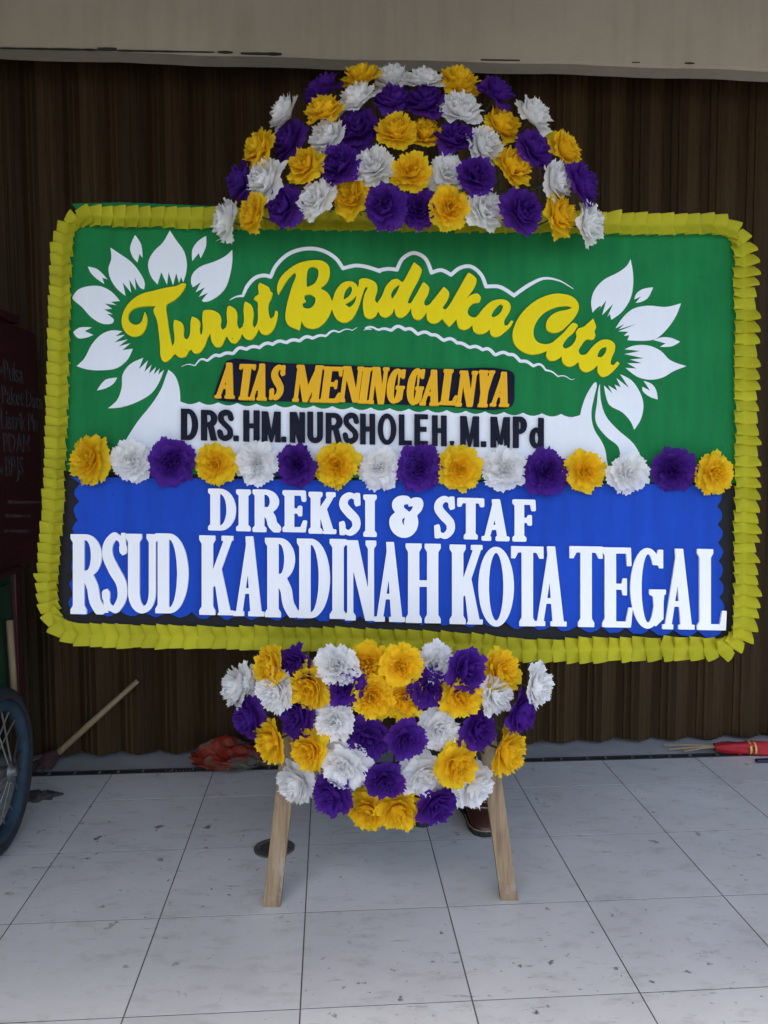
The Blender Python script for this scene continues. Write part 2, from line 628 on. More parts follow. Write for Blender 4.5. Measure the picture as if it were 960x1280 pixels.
def leaf_mesh(name, flip):
    half = PER / 2
    prof = []
    pts = [0.0, 0.06, 0.10, 0.30, 0.34, 0.40, 0.44, 0.60, 0.64, 0.70, 0.74, 0.92, 0.96, 1.0]
    off = [0, 0, 0, 0, 0.006, 0.006, 0, 0, 0.006, 0.006, 0, 0, 0, 0]
    a = np.array([0, YF]) if not flip else np.array([0, YB])
    b = np.array([half, YB]) if not flip else np.array([half, YF])
    d = b - a
    n = np.array([d[1], -d[0]]) / np.linalg.norm(d)
    for s, of in zip(pts, off):
        prof.append(a + d * s + n * of)
    vs_, fs_ = [], []
    for p in prof:
        for dz in (0.012, 2.95):
            vs_.append((p[0], p[1], dz))
    for p in prof:
        q = p - n * 0.0016
        for dz in (0.012, 2.95):
            vs_.append((q[0], q[1], dz))
    k = len(prof)
    for i in range(k - 1):
        fs_.append((2 * i, 2 * i + 2, 2 * i + 3, 2 * i + 1))
        j = 2 * k
        fs_.append((j + 2 * i + 1, j + 2 * i + 3, j + 2 * i + 2, j + 2 * i))
        fs_.append((2 * i, j + 2 * i, j + 2 * i + 2, 2 * i + 2))
    return mesh(name, vs_, fs_)


leafs = [leaf_mesh('leaf', False), leaf_mesh('leaf', True)]
for me in leafs:
    me.materials.append(M['shutter'])
nl = int(6.6 / (PER / 2))
for i in range(nl):
    lf_ = link('leaf', leafs[i % 2], parent=sh)
    lf_.location = (-3.13 + i * PER / 2, 0, RNG.uniform(-0.003, 0.006))
    lf_.rotation_euler = (0, 0, RNG.uniform(-0.025, 0.025))
p = MB()
p.box((-3.15, -0.035, 2.90), (3.55, 0.035, 2.945))
p.build('top_rail', M['dark_steel'], sh)
# floor track: a dark steel channel sunk between tiles and threshold, with cross bridges
p = MB()
p.box((-3.2, TRACK_Y0 - 1.27, -0.035), (3.6, TRACK_Y1 - 1.27, -0.022))
p.box((-3.2, TRACK_Y0 - 1.27 + 0.001, -0.022), (3.6, TRACK_Y0 - 1.27 + 0.005, 0.003))
p.box((-3.2, TRACK_Y1 - 1.27 - 0.005, -0.022), (3.6, TRACK_Y1 - 1.27 - 0.001, 0.003))
tr = p.build('floor_track', M['dark_steel'], sh)
for i in range(40):
    x = -1.55 + i * 0.095 + RNG.uniform(-.02, .02)
    p = MB()
    p.box((x, TRACK_Y0 - 1.27 + 0.005, -0.008), (x + 0.006, TRACK_Y1 - 1.27 - 0.005, 0.0015))
    p.build('bridge', M['pale_metal'], tr)
for i in range(17):
    x = hit_floor(205, 968)[0] + i * 0.0135
    p = MB()
    p.box((x, TRACK_Y0 - 1.27 + 0.005, -0.008), (x + 0.005, TRACK_Y0 - 1.27 + 0.018, 0.002))
    p.build('tooth', M['pale_metal'], tr)

# ================================================================== THE BOARD
BO = np.array([-0.1223, 0.1421, 1.3485])
BYAW, BLEAN, BROLL = -0.0708, 0.1124, -0.0182
_e = np.array([math.cos(BYAW), math.sin(BYAW), 0])
_n0 = np.array([-math.sin(BYAW), math.cos(BYAW), 0])
_up = np.array([0, 0, 1]) * math.cos(BLEAN) + _n0 * math.sin(BLEAN)
BE = _e * math.cos(BROLL) + _up * math.sin(BROLL)
BU = -_e * math.sin(BROLL) + _up * math.cos(BROLL)
BN = np.cross(BU, BE)            # points away from the camera
if BN[1] < 0:
    BN = -BN
FOOT_L, FOOT_R = hit_floor(340, 1135), hit_floor(637, 1127)
# root at the floor, below the board centre and in the board's plane
kz = BO[2] / BU[2]
BROOT = BO - BU * kz
BM = Matrix(((BE[0], BN[0], BU[0], BROOT[0]), (BE[1], BN[1], BU[1], BROOT[1]), (BE[2], BN[2], BU[2], BROOT[2]), (0, 0, 0, 1)))
AX = np.array([BE, BN, BU])


def loc(p):
    """world -> board coordinates (x right, y to the back, z up the board)"""
    return AX @ (np.asarray(p, float) - BROOT)


def B(px, py, w=0.0):
    """photo pixel -> board coordinates, on the sheet w metres in front of the board"""
    return loc(hit(px, py, BN, BO - BN * w))


board = empty('flower_board', BROOT)
board.matrix_world = BM
tag(board, 'green and blue condolence board with raised lettering and a yellow ruffled border on wooden legs', 'condolence board')


# ------------------------------------------------------------------ outline tools
def catmull(pts, closed=True, n=5, sharp=()):
    pts = [np.asarray(p, float) for p in pts]
    out = []
    k = len(pts)
    rng = range(k) if closed else range(k - 1)
    for i in rng:
        p0 = pts[(i - 1) % k] if closed or i > 0 else pts[0]
        p1, p2 = pts[i], pts[(i + 1) % k]
        p3 = pts[(i + 2) % k] if closed or i + 2 < k else pts[-1]
        # damp tangents at corners so that they stay crisp
        def tang(a, b, c):
            u, v = b - a, c - b
            lu, lv = np.linalg.norm(u) + 1e-9, np.linalg.norm(v) + 1e-9
            co = (u @ v) / (lu * lv)
            f = max(0.0, min(1.0, (co + 0.35) / 0.9))
            return (u / lu + v / lv) * 0.5 * f
        L = np.linalg.norm(p2 - p1)
        m1, m2 = tang(p0, p1, p2) * L, tang(p1, p2, p3) * L
        for s in range(n):
            t = s / n
            h = (2 * t**3 - 3 * t**2 + 1, t**3 - 2 * t**2 + t, -2 * t**3 + 3 * t**2, t**3 - t**2)
            out.append(h[0] * p1 + h[1] * m1 + h[2] * p2 + h[3] * m2)
    if not closed:
        out.append(pts[-1])
    return out


def prism(loops, w0, w1, name, m, parent, mapper=None, bev=0.0):
    """flat outline(s) in photo pixels -> a slab on the board from w0 to w1 in front of it; first loop outer, rest holes"""
    mp = mapper or (lambda x, y, w: B(x, y, w))
    flat = [p for lp in loops for p in lp]
    cx = sum(p[0] for p in flat) / len(flat)
    cy = sum(p[1] for p in flat) / len(flat)
    front = [mp(x, y, w1) for x, y in flat]
    d = np.array([0, w1 - w0, 0])
    back = [f + d for f in front]
    tris = tessellate_polygon([[Vector((x, -y, 0)) for x, y in lp] for lp in loops])
    n = len(flat)
    fs = []
    for t in tris:
        a, b, c = [flat[i] for i in t]
        ar = (b[0] - a[0]) * (c[1] - a[1]) - (b[1] - a[1]) * (c[0] - a[0])
        if abs(ar) < 1e-6:
            continue
        fs.append(tuple(t) if ar < 0 else tuple(reversed(t)))
    k = 0
    for lp in loops:
        area = sum(lp[i][0] * lp[(i + 1) % len(lp)][1] - lp[(i + 1) % len(lp)][0] * lp[i][1] for i in range(len(lp)))
        hole = lp is not loops[0]
        flip = (area > 0) != hole
        for i in range(len(lp)):
            a, b = k + i, k + (i + 1) % len(lp)
            fs.append((a, b, b + n, a + n) if flip else (b, a, a + n, b + n))
        k += len(lp)
    # origin of the piece at its middle
    c0 = np.mean(np.array(front), axis=0)
    me = mesh(name, [v - c0 for v in front + back], fs)
    o = link(name, me, m, parent)
    o.location = c0
    return o


# signed distance drawing of letters: strokes and polygons -> one clean outline
def sd_poly(P, poly):
    poly = np.asarray(poly, float)
    d = np.full(P.shape[0], 1e9)
    inside = np.zeros(P.shape[0], bool)
    k = len(poly)
    for i in range(k):
        a, b = poly[i], poly[(i + 1) % k]
        e = b - a
        w = P - a
        t = np.clip((w @ e) / max(e @ e, 1e-12), 0, 1)
        q = w - t[:, None] * e
        d = np.minimum(d, (q * q).sum(1))
        c = ((a[1] > P[:, 1]) != (b[1] > P[:, 1]))
        if abs(b[1] - a[1]) > 1e-12:
            xi = (b[0] - a[0]) * (P[:, 1] - a[1]) / (b[1] - a[1]) + a[0]
            inside ^= c & (P[:, 0] < xi)
    d = np.sqrt(d)
    return np.where(inside, -d, d)


def sd_stroke(P, pts, rs):
    d = np.full(P.shape[0], 1e9)
    for i in range(len(pts) - 1):
        a, b = np.asarray(pts[i], float), np.asarray(pts[i + 1], float)
        e = b - a
        w = P - a
        t = np.clip((w @ e) / max(e @ e, 1e-12), 0, 1)
        q = w - t[:, None] * e
        d = np.minimum(d, np.sqrt((q * q).sum(1)) - (rs[i] + (rs[i + 1] - rs[i]) * t))
    return d


def rdp(pts, eps):
    pts = np.asarray(pts)
    if len(pts) < 4:
        return pts
    keep = np.zeros(len(pts), bool)
    keep[0] = keep[-1] = True
    st = [(0, len(pts) - 1)]
    while st:
        i, j = st.pop()
        if j <= i + 1:
            continue
        a, b = pts[i], pts[j]
        e = b - a
        L = np.linalg.norm(e)
        seg = pts[i + 1:j] - a
        d = np.abs(seg[:, 0] * e[1] - seg[:, 1] * e[0]) / L if L > 1e-9 else np.linalg.norm(seg, axis=1)
        k = int(d.argmax())
        if d[k] > eps:
            k += i + 1
            keep[k] = True
            st += [(i, k), (k, j)]
    return pts[keep]


def contours(F, xs, ys):
    """marching squares at 0; F[y, x]; returns closed loops"""
    ny, nx = F.shape
    seg = {}
    S = F < 0

    def ex(i, j):
        a, b = F[j, i], F[j, i + 1]
        return (xs[i] + (xs[i + 1] - xs[i]) * a / (a - b), ys[j])

    def ey(i, j):
        a, b = F[j, i], F[j + 1, i]
        return (xs[i], ys[j] + (ys[j + 1] - ys[j]) * a / (a - b))
    pos = {}
    idx = S[:-1, :-1] * 1 + S[:-1, 1:] * 2 + S[1:, 1:] * 4 + S[1:, :-1] * 8
    T = {1: 'LT', 2: 'TR', 3: 'LR', 4: 'RB', 6: 'TB', 7: 'LB', 8: 'BL', 9: 'BT', 11: 'BR', 12: 'RL', 13: 'RT', 14: 'TL', 5: 'LTRB', 10: 'TRBL'}
    for j, i in zip(*np.nonzero((idx > 0) & (idx < 15))):
        c = T[int(idx[j, i])]
        for q in range(0, len(c), 2):
            ks = []
            for s in c[q:q + 2]:
                key = ('x', i, j) if s == 'T' else ('x', i, j + 1) if s == 'B' else ('y', i, j) if s == 'L' else ('y', i + 1, j)
                if key not in pos:
                    pos[key] = ex(key[1], key[2]) if key[0] == 'x' else ey(key[1], key[2])
                ks.append(key)
            seg.setdefault(ks[0], []).append(ks[1])
    loops = []
    while seg:
        k0 = next(iter(seg))
        lp = [k0]
        k = k0
        while True:
            nxt = seg[k].pop()
            if not seg[k]:
                del seg[k]
            if nxt == k0 or nxt not in seg:
                break
            lp.append(nxt)
            k = nxt
        if len(lp) > 5:
            loops.append(np.array([pos[q] for q in lp]))
    return loops


def outline(prims, pad=3.0, step=0.5, grow=0.0, wob=0.0, eps=0.12, shear=0.0):
    """prims: ('+'|'-', 'poly', pts) or ('+'|'-', 'stroke', pts, radii); px space -> [outer, holes...] groups"""
    allp = np.array([p for q in prims for p in q[2]], float)
    r = max([max(q[3]) for q in prims if q[1] == 'stroke'] + [0])
    lo, hi = allp.min(0) - pad - r - grow, allp.max(0) + pad + r + grow
    xs, ys = np.arange(lo[0], hi[0], step), np.arange(lo[1], hi[1], step)
    gx, gy = np.meshgrid(xs, ys)
    P = np.c_[gx.ravel(), gy.ravel()]
    D = np.full(len(P), 1e9)
    for q in prims:
        d = sd_poly(P, q[2]) if q[1] == 'poly' else sd_stroke(P, q[2], q[3])
        D = np.minimum(D, d) if q[0] == '+' else np.maximum(D, -d)
    D = D - grow
    if wob:
        a, b = RNG.uniform(0, 6), RNG.uniform(0, 6)
        D = D + wob * (np.sin(P[:, 0] * 0.55 + a) * np.sin(P[:, 1] * 0.47 + b) + 0.6 * np.sin(P[:, 0] * 1.1 + P[:, 1] * 0.9 + b))
    lps = contours(D.reshape(gx.shape), xs, ys)
    lps = [rdp(np.r_[l, l[:1]], eps)[:-1] for l in lps]
    lps = [l for l in lps if len(l) > 3]

    def area(l):
        return 0.5 * sum(l[i][0] * l[(i + 1) % len(l)][1] - l[(i + 1) % len(l)][0] * l[i][1] for i in range(len(l)))
    ar = [area(l) for l in lps]
    if not lps:
        return []
    big = max(range(len(lps)), key=lambda i: abs(ar[i]))
    sgn = ar[big] > 0
    outs = [lps[i] for i in range(len(lps)) if (ar[i] > 0) == sgn and abs(ar[i]) > 2.0]
    holes = [lps[i] for i in range(len(lps)) if (ar[i] > 0) != sgn and abs(ar[i]) > 1.0]
    groups = [[o_] for o_ in outs]
    for h in holes:
        for gq in groups:
            if sd_poly(np.array([h[0]]), gq[0])[0] < 0:
                gq.append(h)
                break
    return groups


# ------------------------------------------------------------------ letter shapes (w x h box, y down)
def ell(cx, cy, rx, ry, a0=0, a1=360, n=28):
    return [(cx + rx * math.cos(rad(a0 + (a1 - a0) * i / n)), cy + ry * math.sin(rad(a0 + (a1 - a0) * i / n))) for i in range(n + (0 if abs(a1 - a0) >= 360 else 1))]


def slab(ch, w, h, st, th, sr, sw):
    """letters with slab serifs: st stem, th thin stroke, sr serif height, sw serif overhang"""
    R_ = []

    def P(*pts):
        R_.append(('+', 'poly', list(pts)))

    def Mn(*pts):
        R_.append(('-', 'poly', list(pts)))

    def foot(a, b, l=sw, r=sw):
        P((a - l, h), (b + r, h), (b + r, h - sr), (b, h - sr * 2.1), (a, h - sr * 2.1), (a - l, h - sr))

    def head(a, b, l=sw, r=sw, y=0):
        P((a - l, y), (b + r, y), (b + r, y + sr), (b, y + sr * 2.1), (a, y + sr * 2.1), (a - l, y + sr))

    def stem(a, b, y0=0, y1=h):
        P((a, y0), (b, y0), (b, y1), (a, y1))
    if ch == 'I':
        a = (w - st) / 2
        stem(a, a + st)
        foot(a, a + st, a, a)
        head(a, a + st, a, a)
    elif ch == 'D':
        a, b = sw, sw + st
        P(*([(a, 0)] + ell(w * 0.42, h / 2, w * 0.58, h / 2, -90, 90) + [(a, h)]))
        Mn(*([(b, th)] + ell(w * 0.42, h / 2, w * 0.58 - st, h / 2 - th, -90, 90) + [(b, h - th)]))
        foot(a, b, sw, 0)
        head(a, b, sw, 0)
    elif ch in 'RP':
        a, b = sw, sw + st
        m = h * 0.53
        P(*([(a, 0)] + ell(w * 0.45, m / 2, w * 0.48, m / 2, -90, 90) + [(a, m)]))
        Mn(*([(b, th)] + ell(w * 0.45, m / 2, w * 0.48 - st * .95, m / 2 - th, -90, 90) + [(b, m - th)]))
        stem(a, b)
        foot(a, b)
        head(a, b, sw, 0)
        if ch == 'R':
            R_.append(('+', 'stroke', catmull([(w * 0.50, m * 0.98), (w * 0.66, h * 0.66), (w * 0.74, h * 0.84), (w * 0.90, h - st * .33)], False), [st * .5] * 15 + [st * .30]))
            Mn((0, h), (w * 1.3, h), (w * 1.3, h + st), (0, h + st))
    elif ch == 'S':
        r = st * 0.5
        pts = catmull([(w * .86, h * .22), (w * .78, h * .07 + th * .3), (w * .50, th * .55), (w * .24, h * .13), (w * .20, h * .28), (w * .48, h * .47), (w * .78, h * .64), (w * .80, h * .82), (w * .52, h - th * .55), (w * .22, h * .93 - th * .2), (w * .13, h * .76)], False)
        k = len(pts)
        rs = []
        for i in range(k):
            t = i / (k - 1)
            rs.append(th * .5 + (r - th * .5) * max(0, 1 - abs(t - .5) / .33) ** .6 + (th * .18 if t < .06 or t > .94 else 0))
        R_.append(('+', 'stroke', pts, rs))
        P((w * .80, 0), (w * .93, 0), (w * .95, h * .25), (w * .82, h * .27))
        P((w * .05, h * .73), (w * .18, h * .71), (w * .20, h), (w * .07, h))
    elif ch == 'U':
        a, b = sw, sw + st
        c, d = w - sw - th * 1.15, w - sw
        yb = h * 0.74
        stem(a, b, 0, yb)
        stem(c, d, 0, yb)
        P(*ell((a + d) / 2, yb, (d - a) / 2, h - yb, 0, 180))
        Mn(*([(c, h * .05), (c, yb)] + ell((b + c) / 2, yb - 1, (c - b) / 2, h - yb - th * 1.2, 0, 180) + [(b, yb), (b, h * .05)]))
        head(a, b)
        head(c, d, sw, sw)
    elif ch == 'K':
        a, b = sw, sw + st
        stem(a, b)
        foot(a, b)
        head(a, b)
        x = w * .86
        P((x - th * .8, sr), (x + th * .6, sr), (b + th * .6, h * .62), (b - 1, h * .66), (b - 1, h * .50))
        P((x - th * .8 - sw, 0), (x + th * .6 + sw * .6, 0), (x + th * .6 + sw * .6, sr), (x - th * .8 - sw, sr * 1.1))
        P((b + (x - b) * .12, h * .50), (b + (x - b) * .45, h * .34), (w - sw, h), (w - sw - st * 1.05, h))
        P((w - 2 * sw - st * 1.0, h), (w, h), (w, h - sr), (w - sw - st, h - sr))
    elif ch == 'A':
        xl, xr = sw + th * .5, w - sw - st * .55
        P((w * .46, 0), (w * .56, 0), (w * .60, th * .6), (xl + th * .55, h), (xl - th * .55, h))
        P((w * .40, 0), (w * .62, 0), (xr + st * .5, h), (xr - st * .5, h))
        P((w * .22, h * .66), (w * .72, h * .66), (w * .74, h * .66 + th * .9), (w * .20, h * .66 + th * .9))
        P((xl - th * .5 - sw, h), (xl + th * .5 + sw, h), (xl + th * .5 + sw, h - sr), (xl - th * .5 - sw, h - sr))
        P((xr - st * .5 - sw, h), (xr + st * .5 + sw, h), (xr + st * .5 + sw, h - sr), (xr - st * .5 - sw, h - sr))
    elif ch == 'N':
        a, b = sw, sw + th
        c, d = w - sw - th, w - sw
        stem(a, b)
        stem(c, d)
        foot(a, b)
        head(c, d)
        P((0, 0), (a + st * .95, 0), (d, h * .97), (d, h), (d - st * .75, h), (a, sr * 1.2), (0, sr))
    elif ch == 'M':
        a, b = sw, sw + th
        d = w - sw
        c = d - st * .95
        stem(a, b)
        stem(c, d)
        foot(a, b)
        foot(c, d)
        P((0, 0), (a + st * .85, 0), (w * .53, h * .70), (w * .47, h), (w * .40, h), (a, sr * 1.4), (0, sr))
        P((w, 0), (d - st * .7, 0), (w * .44, h * .80), (w * .47, h), (w * .53, h), (d, sr * 2.5), (w, sr))
    elif ch == 'H':
        a, b = sw, sw + st
        d = w - sw
        c = d - st
        for q in ((a, b), (c, d)):
            stem(*q)
            foot(*q)
            head(*q)
        P((b - 1, h * .47), (c + 1, h * .47), (c + 1, h * .47 + th * 1.1), (b - 1, h * .47 + th * 1.1))
    elif ch == 'O':
        P(*ell(w / 2, h / 2, w / 2, h / 2, n=44))
        Mn(*ell(w / 2, h / 2, w / 2 - st * .92, h / 2 - th, n=40))
    elif ch == 'T':
        a = (w - st) / 2
        stem(a, a + st)
        foot(a, a + st)
        P((0, 0), (w, 0), (w, sr * 3.0), (w - sr * .8, sr * 3.0), (w - sr * 1.6, th * 1.05), (sr * 1.6, th * 1.05), (sr * .8, sr * 3.0), (0, sr * 3.0))
    elif ch in 'EF':
        a, b = sw, sw + st
        stem(a, b)
        foot(a, b, sw, sw if ch == 'F' else 0)
        head(a, b, sw, 0)
        P((a, 0), (w * .94, 0), (w * .96, h * .22), (w * .96 - sr * .9, h * .22), (w * .82, th), (a, th))
        m = h * .46
        P((b - 1, m), (w * .66, m), (w * .70, m - h * .07), (w * .70 + sr * .8, m - h * .07), (w * .70 + sr * .8, m + th + h * .07), (w * .70, m + th + h * .07), (w * .66, m + th), (b - 1, m + th))
        if ch == 'E':
            P((a, h), (w * .94, h), (w, h * .76), (w - sr * .8, h * .76), (w * .80, h - th), (a, h - th))
    elif ch == 'L':
        a, b = sw, sw + st
        stem(a, b)
        foot(a, b, sw, 0)
        head(a, b)
        P((a, h), (w * .97, h), (w, h * .77), (w - sr * .9, h * .77), (w * .80, h - th), (a, h - th))
    elif ch == 'G':
        P(*ell(w * .48, h / 2, w * .48, h / 2, n=44))
        Mn(*ell(w * .50, h / 2, w * .48 - st * .92, h / 2 - th, n=40))
        Mn((w * .62, h * .20), (w * 1.2, h * .20), (w * 1.2, h * .52), (w * .62, h * .52))
        P((w * .80, h * .02), (w * .92, h * .02), (w * .92, h * .24), (w * .84, h * .24), (w * .74, h * .12))
        P((w * .55, h * .52), (w, h * .52), (w, h * .52 + sr), (w * .93, h * .58), (w * .93, h * .88), (w * .72, h * .97), (w * .66, h * .60), (w * .55, h * .57))
    elif ch == 'Y':
        a = (w - st) / 2
        stem(a, a + st, h * .45)
        foot(a, a + st)
        P((sw * .6, sr), (sw * .6 + st * 1.1, sr), (a + st, h * .52), (a, h * .60))
        P((w - sw * .6 - th * 1.1, sr), (w - sw * .6, sr), (a + st, h * .58), (a + st * .2, h * .55))
        P((0, 0), (sw * 1.4 + st * 1.1, 0), (sw * 1.4 + st * 1.1, sr), (0, sr))
        P((w, 0), (w - sw * 1.4 - th * 1.1, 0), (w - sw * 1.4 - th * 1.1, sr), (w, sr))
    elif ch == '&':
        am_ = [(405, 110), (480, 125), (508, 170), (490, 210), (440, 220), (390, 235), (375, 285), (400, 345), (475, 400), (465, 450), (400, 475), (355, 510), (345, 570), (370, 640), (430, 685), (490, 690), (540, 640), (548, 580), (525, 565), (495, 590), (485, 655), (460, 665), (430, 610), (440, 530), (480, 450), (540, 390), (590, 310), (585, 260), (550, 250), (510, 262), (512, 210), (560, 155), (630, 138), (700, 150), (730, 200), (728, 280), (700, 350), (620, 450), (635, 520), (640, 600), (615, 700), (550, 790), (470, 840), (400, 850), (310, 830), (230, 770), (180, 690), (160, 590), (180, 500), (255, 425), (270, 400), (230, 340), (210, 270), (230, 190), (290, 135), (340, 115)]
        P(*[tuple(p) for p in catmull([((x - 160) / 570 * w, (y - 110) / 740 * h) for x, y in am_], n=3)])
    return R_


def sans(ch, w, h, st):
    """plain bold condensed capitals"""
    R_ = []

    def P(*pts):
        R_.append(('+', 'poly', list(pts)))

    def Mn(*pts):
        R_.append(('-', 'poly', list(pts)))

    def stem(a, b, y0=0, y1=h):
        P((a, y0), (b, y0), (b, y1), (a, y1))
    t = st * .80
    if ch == 'D':
        P(*([(0, 0)] + ell(w * .45, h / 2, w * .55, h / 2, -90, 90) + [(0, h)]))
        Mn(*([(st, t)] + ell(w * .40, h / 2, w * .60 - st, h / 2 - t, -90, 90) + [(st, h - t)]))
    elif ch in 'RP':
        m = h * .55
        P(*([(0, 0)] + ell(w * .52, m / 2, w * .48, m / 2, -90, 90) + [(0, m)]))
        Mn(*([(st, t)] + ell(w * .48, m / 2, w * .50 - st, m / 2 - t, -90, 90) + [(st, m - t)]))
        stem(0, st)
        if ch == 'R':
            P((w * .40, m * .9), (w * .40 + st * 1.05, m * .9), (w, h), (w - st * 1.08, h))
    elif ch == 'S':
        r = st * .46
        pts = catmull([(w * .86, h * .27), (w * .74, h * .11), (w * .48, h * .085), (w * .22, h * .17), (w * .22, h * .34), (w * .50, h * .49), (w * .78, h * .64), (w * .78, h * .82), (w * .50, h * .915), (w * .24, h * .88), (w * .13, h * .72)], False)
        R_.append(('+', 'stroke', pts, [r] * len(pts)))
    elif ch == 'H':
        stem(0, st)
        stem(w - st, w)
        P((st - 1, h * .42), (w - st + 1, h * .42), (w - st + 1, h * .42 + t), (st - 1, h * .42 + t))
    elif ch == 'M':
        stem(0, st * .95)
        stem(w - st * .95, w)
        P((0, 0), (st * 1.1, 0), (w * .56, h * .9), (w * .56, h), (w * .44, h), (st * .3, h * .2))
        P((w, 0), (w - st * 1.1, 0), (w * .44, h * .9), (w * .44, h), (w * .56, h), (w - st * .3, h * .2))
    elif ch == 'N':
        stem(0, st * .95)
        stem(w - st * .95, w)
        P((0, 0), (st * 1.2, 0), (w, h * .93), (w, h), (w - st * 1.2, h), (0, h * .07))
    elif ch == 'U':
        yb = h * .76
        stem(0, st, 0, yb)
        stem(w - st, w, 0, yb)
        P(*ell(w / 2, yb, w / 2, h - yb, 0, 180))
        Mn(*([(w - st, -2), (w - st, yb)] + ell(w / 2, yb - .5, w / 2 - st, h - yb - t, 0, 180) + [(st, yb), (st, -2)]))
    elif ch == 'O':
        P(*ell(w / 2, h / 2, w / 2, h / 2, n=40))
        Mn(*ell(w / 2, h / 2, w / 2 - st * .95, h / 2 - t, n=36))
    elif ch == 'L':
        stem(0, st)
        P((0, h - t), (w, h - t), (w, h), (0, h))
    elif ch == 'E':
        stem(0, st)
        for y in (0, (h - t) * .47, h - t):
            x1 = w if y != (h - t) * .47 else w * .9
            P((0, y), (x1, y), (x1, y + t), (0, y + t))
    elif ch == 'd':
        stem(w - st * .95, w)
        P(*ell(w * .46, h * .66, w * .46, h * .34, n=36))
        Mn(*ell(w * .50, h * .66, w * .50 - st * .95, h * .34 - t, n=32))
        stem(w - st * .95, w)
    elif ch == '.':
        P((0, h - st * .95), (w, h - st * .95), (w, h), (0, h))
    elif ch == ',':
        P((w * .25, h - st * .9), (w, h - st * .9), (w * .95, h + st * .2), (w * .25, h + st * .95), (0, h + st * .85), (w * .35, h + st * .1))
    return R_


def put_letter(prims, x0, yt, slope, shear, w0, w1, m, name, grow, wob, h):
    """letter box (x right, y down) to photo pixels: top-left x0, yt; slope of the base line; shear of italics"""
    gs = outline(prims, grow=grow, wob=wob)
    out = []
    for gq in gs:
        loops = []
        for lp in gq:
            loops.append([(x0 + x + (h - y) * shear, yt + y + slope * x) for x, y in lp])
        out.append(loops)
    return out


# ------------------------------------------------------------------ panels
W_PANEL = 0.010
# black cloth backing
bk = prism([[(96, 264), (908, 273), (934, 300), (936, 790), (910, 814), (90, 799), (60, 775), (72, 290)]], -0.014, 0.0, 'backing', M['black'], board)
# green cloth lip that shows over the top of the ruffle
prism([[(90, 254.5), (150, 253), (205, 255), (300, 259), (300, 290), (106, 290), (100, 270)]], 0.001, 0.003, 'cloth_edge', M['green'], board)
gp = [(76, 292), (96, 271), (300, 272), (600, 276), (905, 282), (930, 300), (932, 604), (600, 600), (300, 594), (68, 588)]
prism([gp], 0.0005, W_PANEL, 'green_panel', M['green'], board)


def scallop(p0, p1, n, amp, start=0.0):
    out = []
    p0, p1 = np.array(p0, float), np.array(p1, float)
    d = p1 - p0
    nn = np.array([d[1], -d[0]]) / np.linalg.norm(d)
    for i in range(n):
        for s in (0.0, 0.17, 0.34, 0.5, 0.66, 0.83):
            out.append(tuple(p0 + d * ((i + s) / n) + nn * amp * (abs(math.sin(math.pi * s)) * RNG.uniform(.85, 1.15) - .5)))
    return out


blue = [(88, 596)] + scallop((97, 604), (88, 765), 7, -6) + scallop((89, 765), (480, 775), 13, -8) + scallop((482, 775), (902, 794), 14, -8) + scallop((903, 792), (899, 610), 8, -6) + [(901, 606)]
prism([blue], 0.0004, W_PANEL - 0.001, 'blue_panel', M['blue'], board)

# ------------------------------------------------------------------ white painted shapes (stencilled, cut from thin sheet)
E1 = lambda L: [(80 + x / 4.3636, 280 + y / 4.3636) for x, y in L]
F1 = lambda L: [(700 + x / 4.3636, 300 + y / 4.3636) for x, y in L]
W_P0, W_P1 = W_PANEL - 0.0005, W_PANEL + 0.0005
petals_l = [
    [(577, 35), (610, 85), (655, 150), (670, 215), (665, 270), (650, 318), (638, 288), (628, 322), (612, 268), (595, 335), (570, 262), (562, 332), (530, 262), (510, 330), (480, 295), (460, 240), (462, 200), (490, 150), (540, 100)],
    [(918, 140), (918, 200), (905, 280), (880, 350), (830, 400), (765, 425), (752, 418), (787, 374), (735, 397), (770, 345), (718, 372), (747, 316), (703, 345), (693, 320), (700, 275), (740, 235), (820, 205), (880, 175)],
    [(253, 128), (300, 160), (370, 210), (410, 260), (440, 320), (437, 356), (418, 350), (385, 288), (393, 362), (355, 303), (366, 374), (320, 318), (336, 392), (290, 355), (250, 290), (243, 240), (258, 190)],
    [(45, 405), (75, 360), (130, 340), (200, 340), (260, 370), (305, 420), (255, 424), (287, 442), (222, 434), (262, 462), (218, 466), (266, 492), (233, 490), (272, 522), (265, 540), (215, 545), (150, 510), (100, 455)],
    [(68, 775), (110, 735), (150, 660), (200, 605), (260, 580), (318, 585), (280, 612), (332, 604), (275, 645), (347, 630), (298, 667), (362, 650), (318, 688), (375, 680), (350, 735), (290, 785), (200, 798), (120, 792)],
    [(240, 1005), (290, 960), (315, 890), (320, 820), (360, 765), (432, 730), (408, 792), (457, 744), (438, 807), (477, 768), (463, 817), (502, 780), (488, 822), (522, 788), (513, 822), (545, 795), (525, 850), (480, 920), (400, 970), (310, 1000)],
    [(388, 60), (420, 110), (428, 185), (412, 162), (400, 210), (375, 180), (360, 130)],
    [(775, 65), (775, 120), (745, 187), (735, 158), (700, 202), (700, 140), (735, 90)],
    [(130, 232), (180, 245), (237, 302), (208, 292), (220, 327), (180, 300), (145, 265)],
    [(50, 590), (85, 565), (152, 564), (113, 584), (160, 605), (120, 620), (75, 622)],
    [(180, 908), (225, 850), (290, 838), (270, 870), (230, 895)],
]
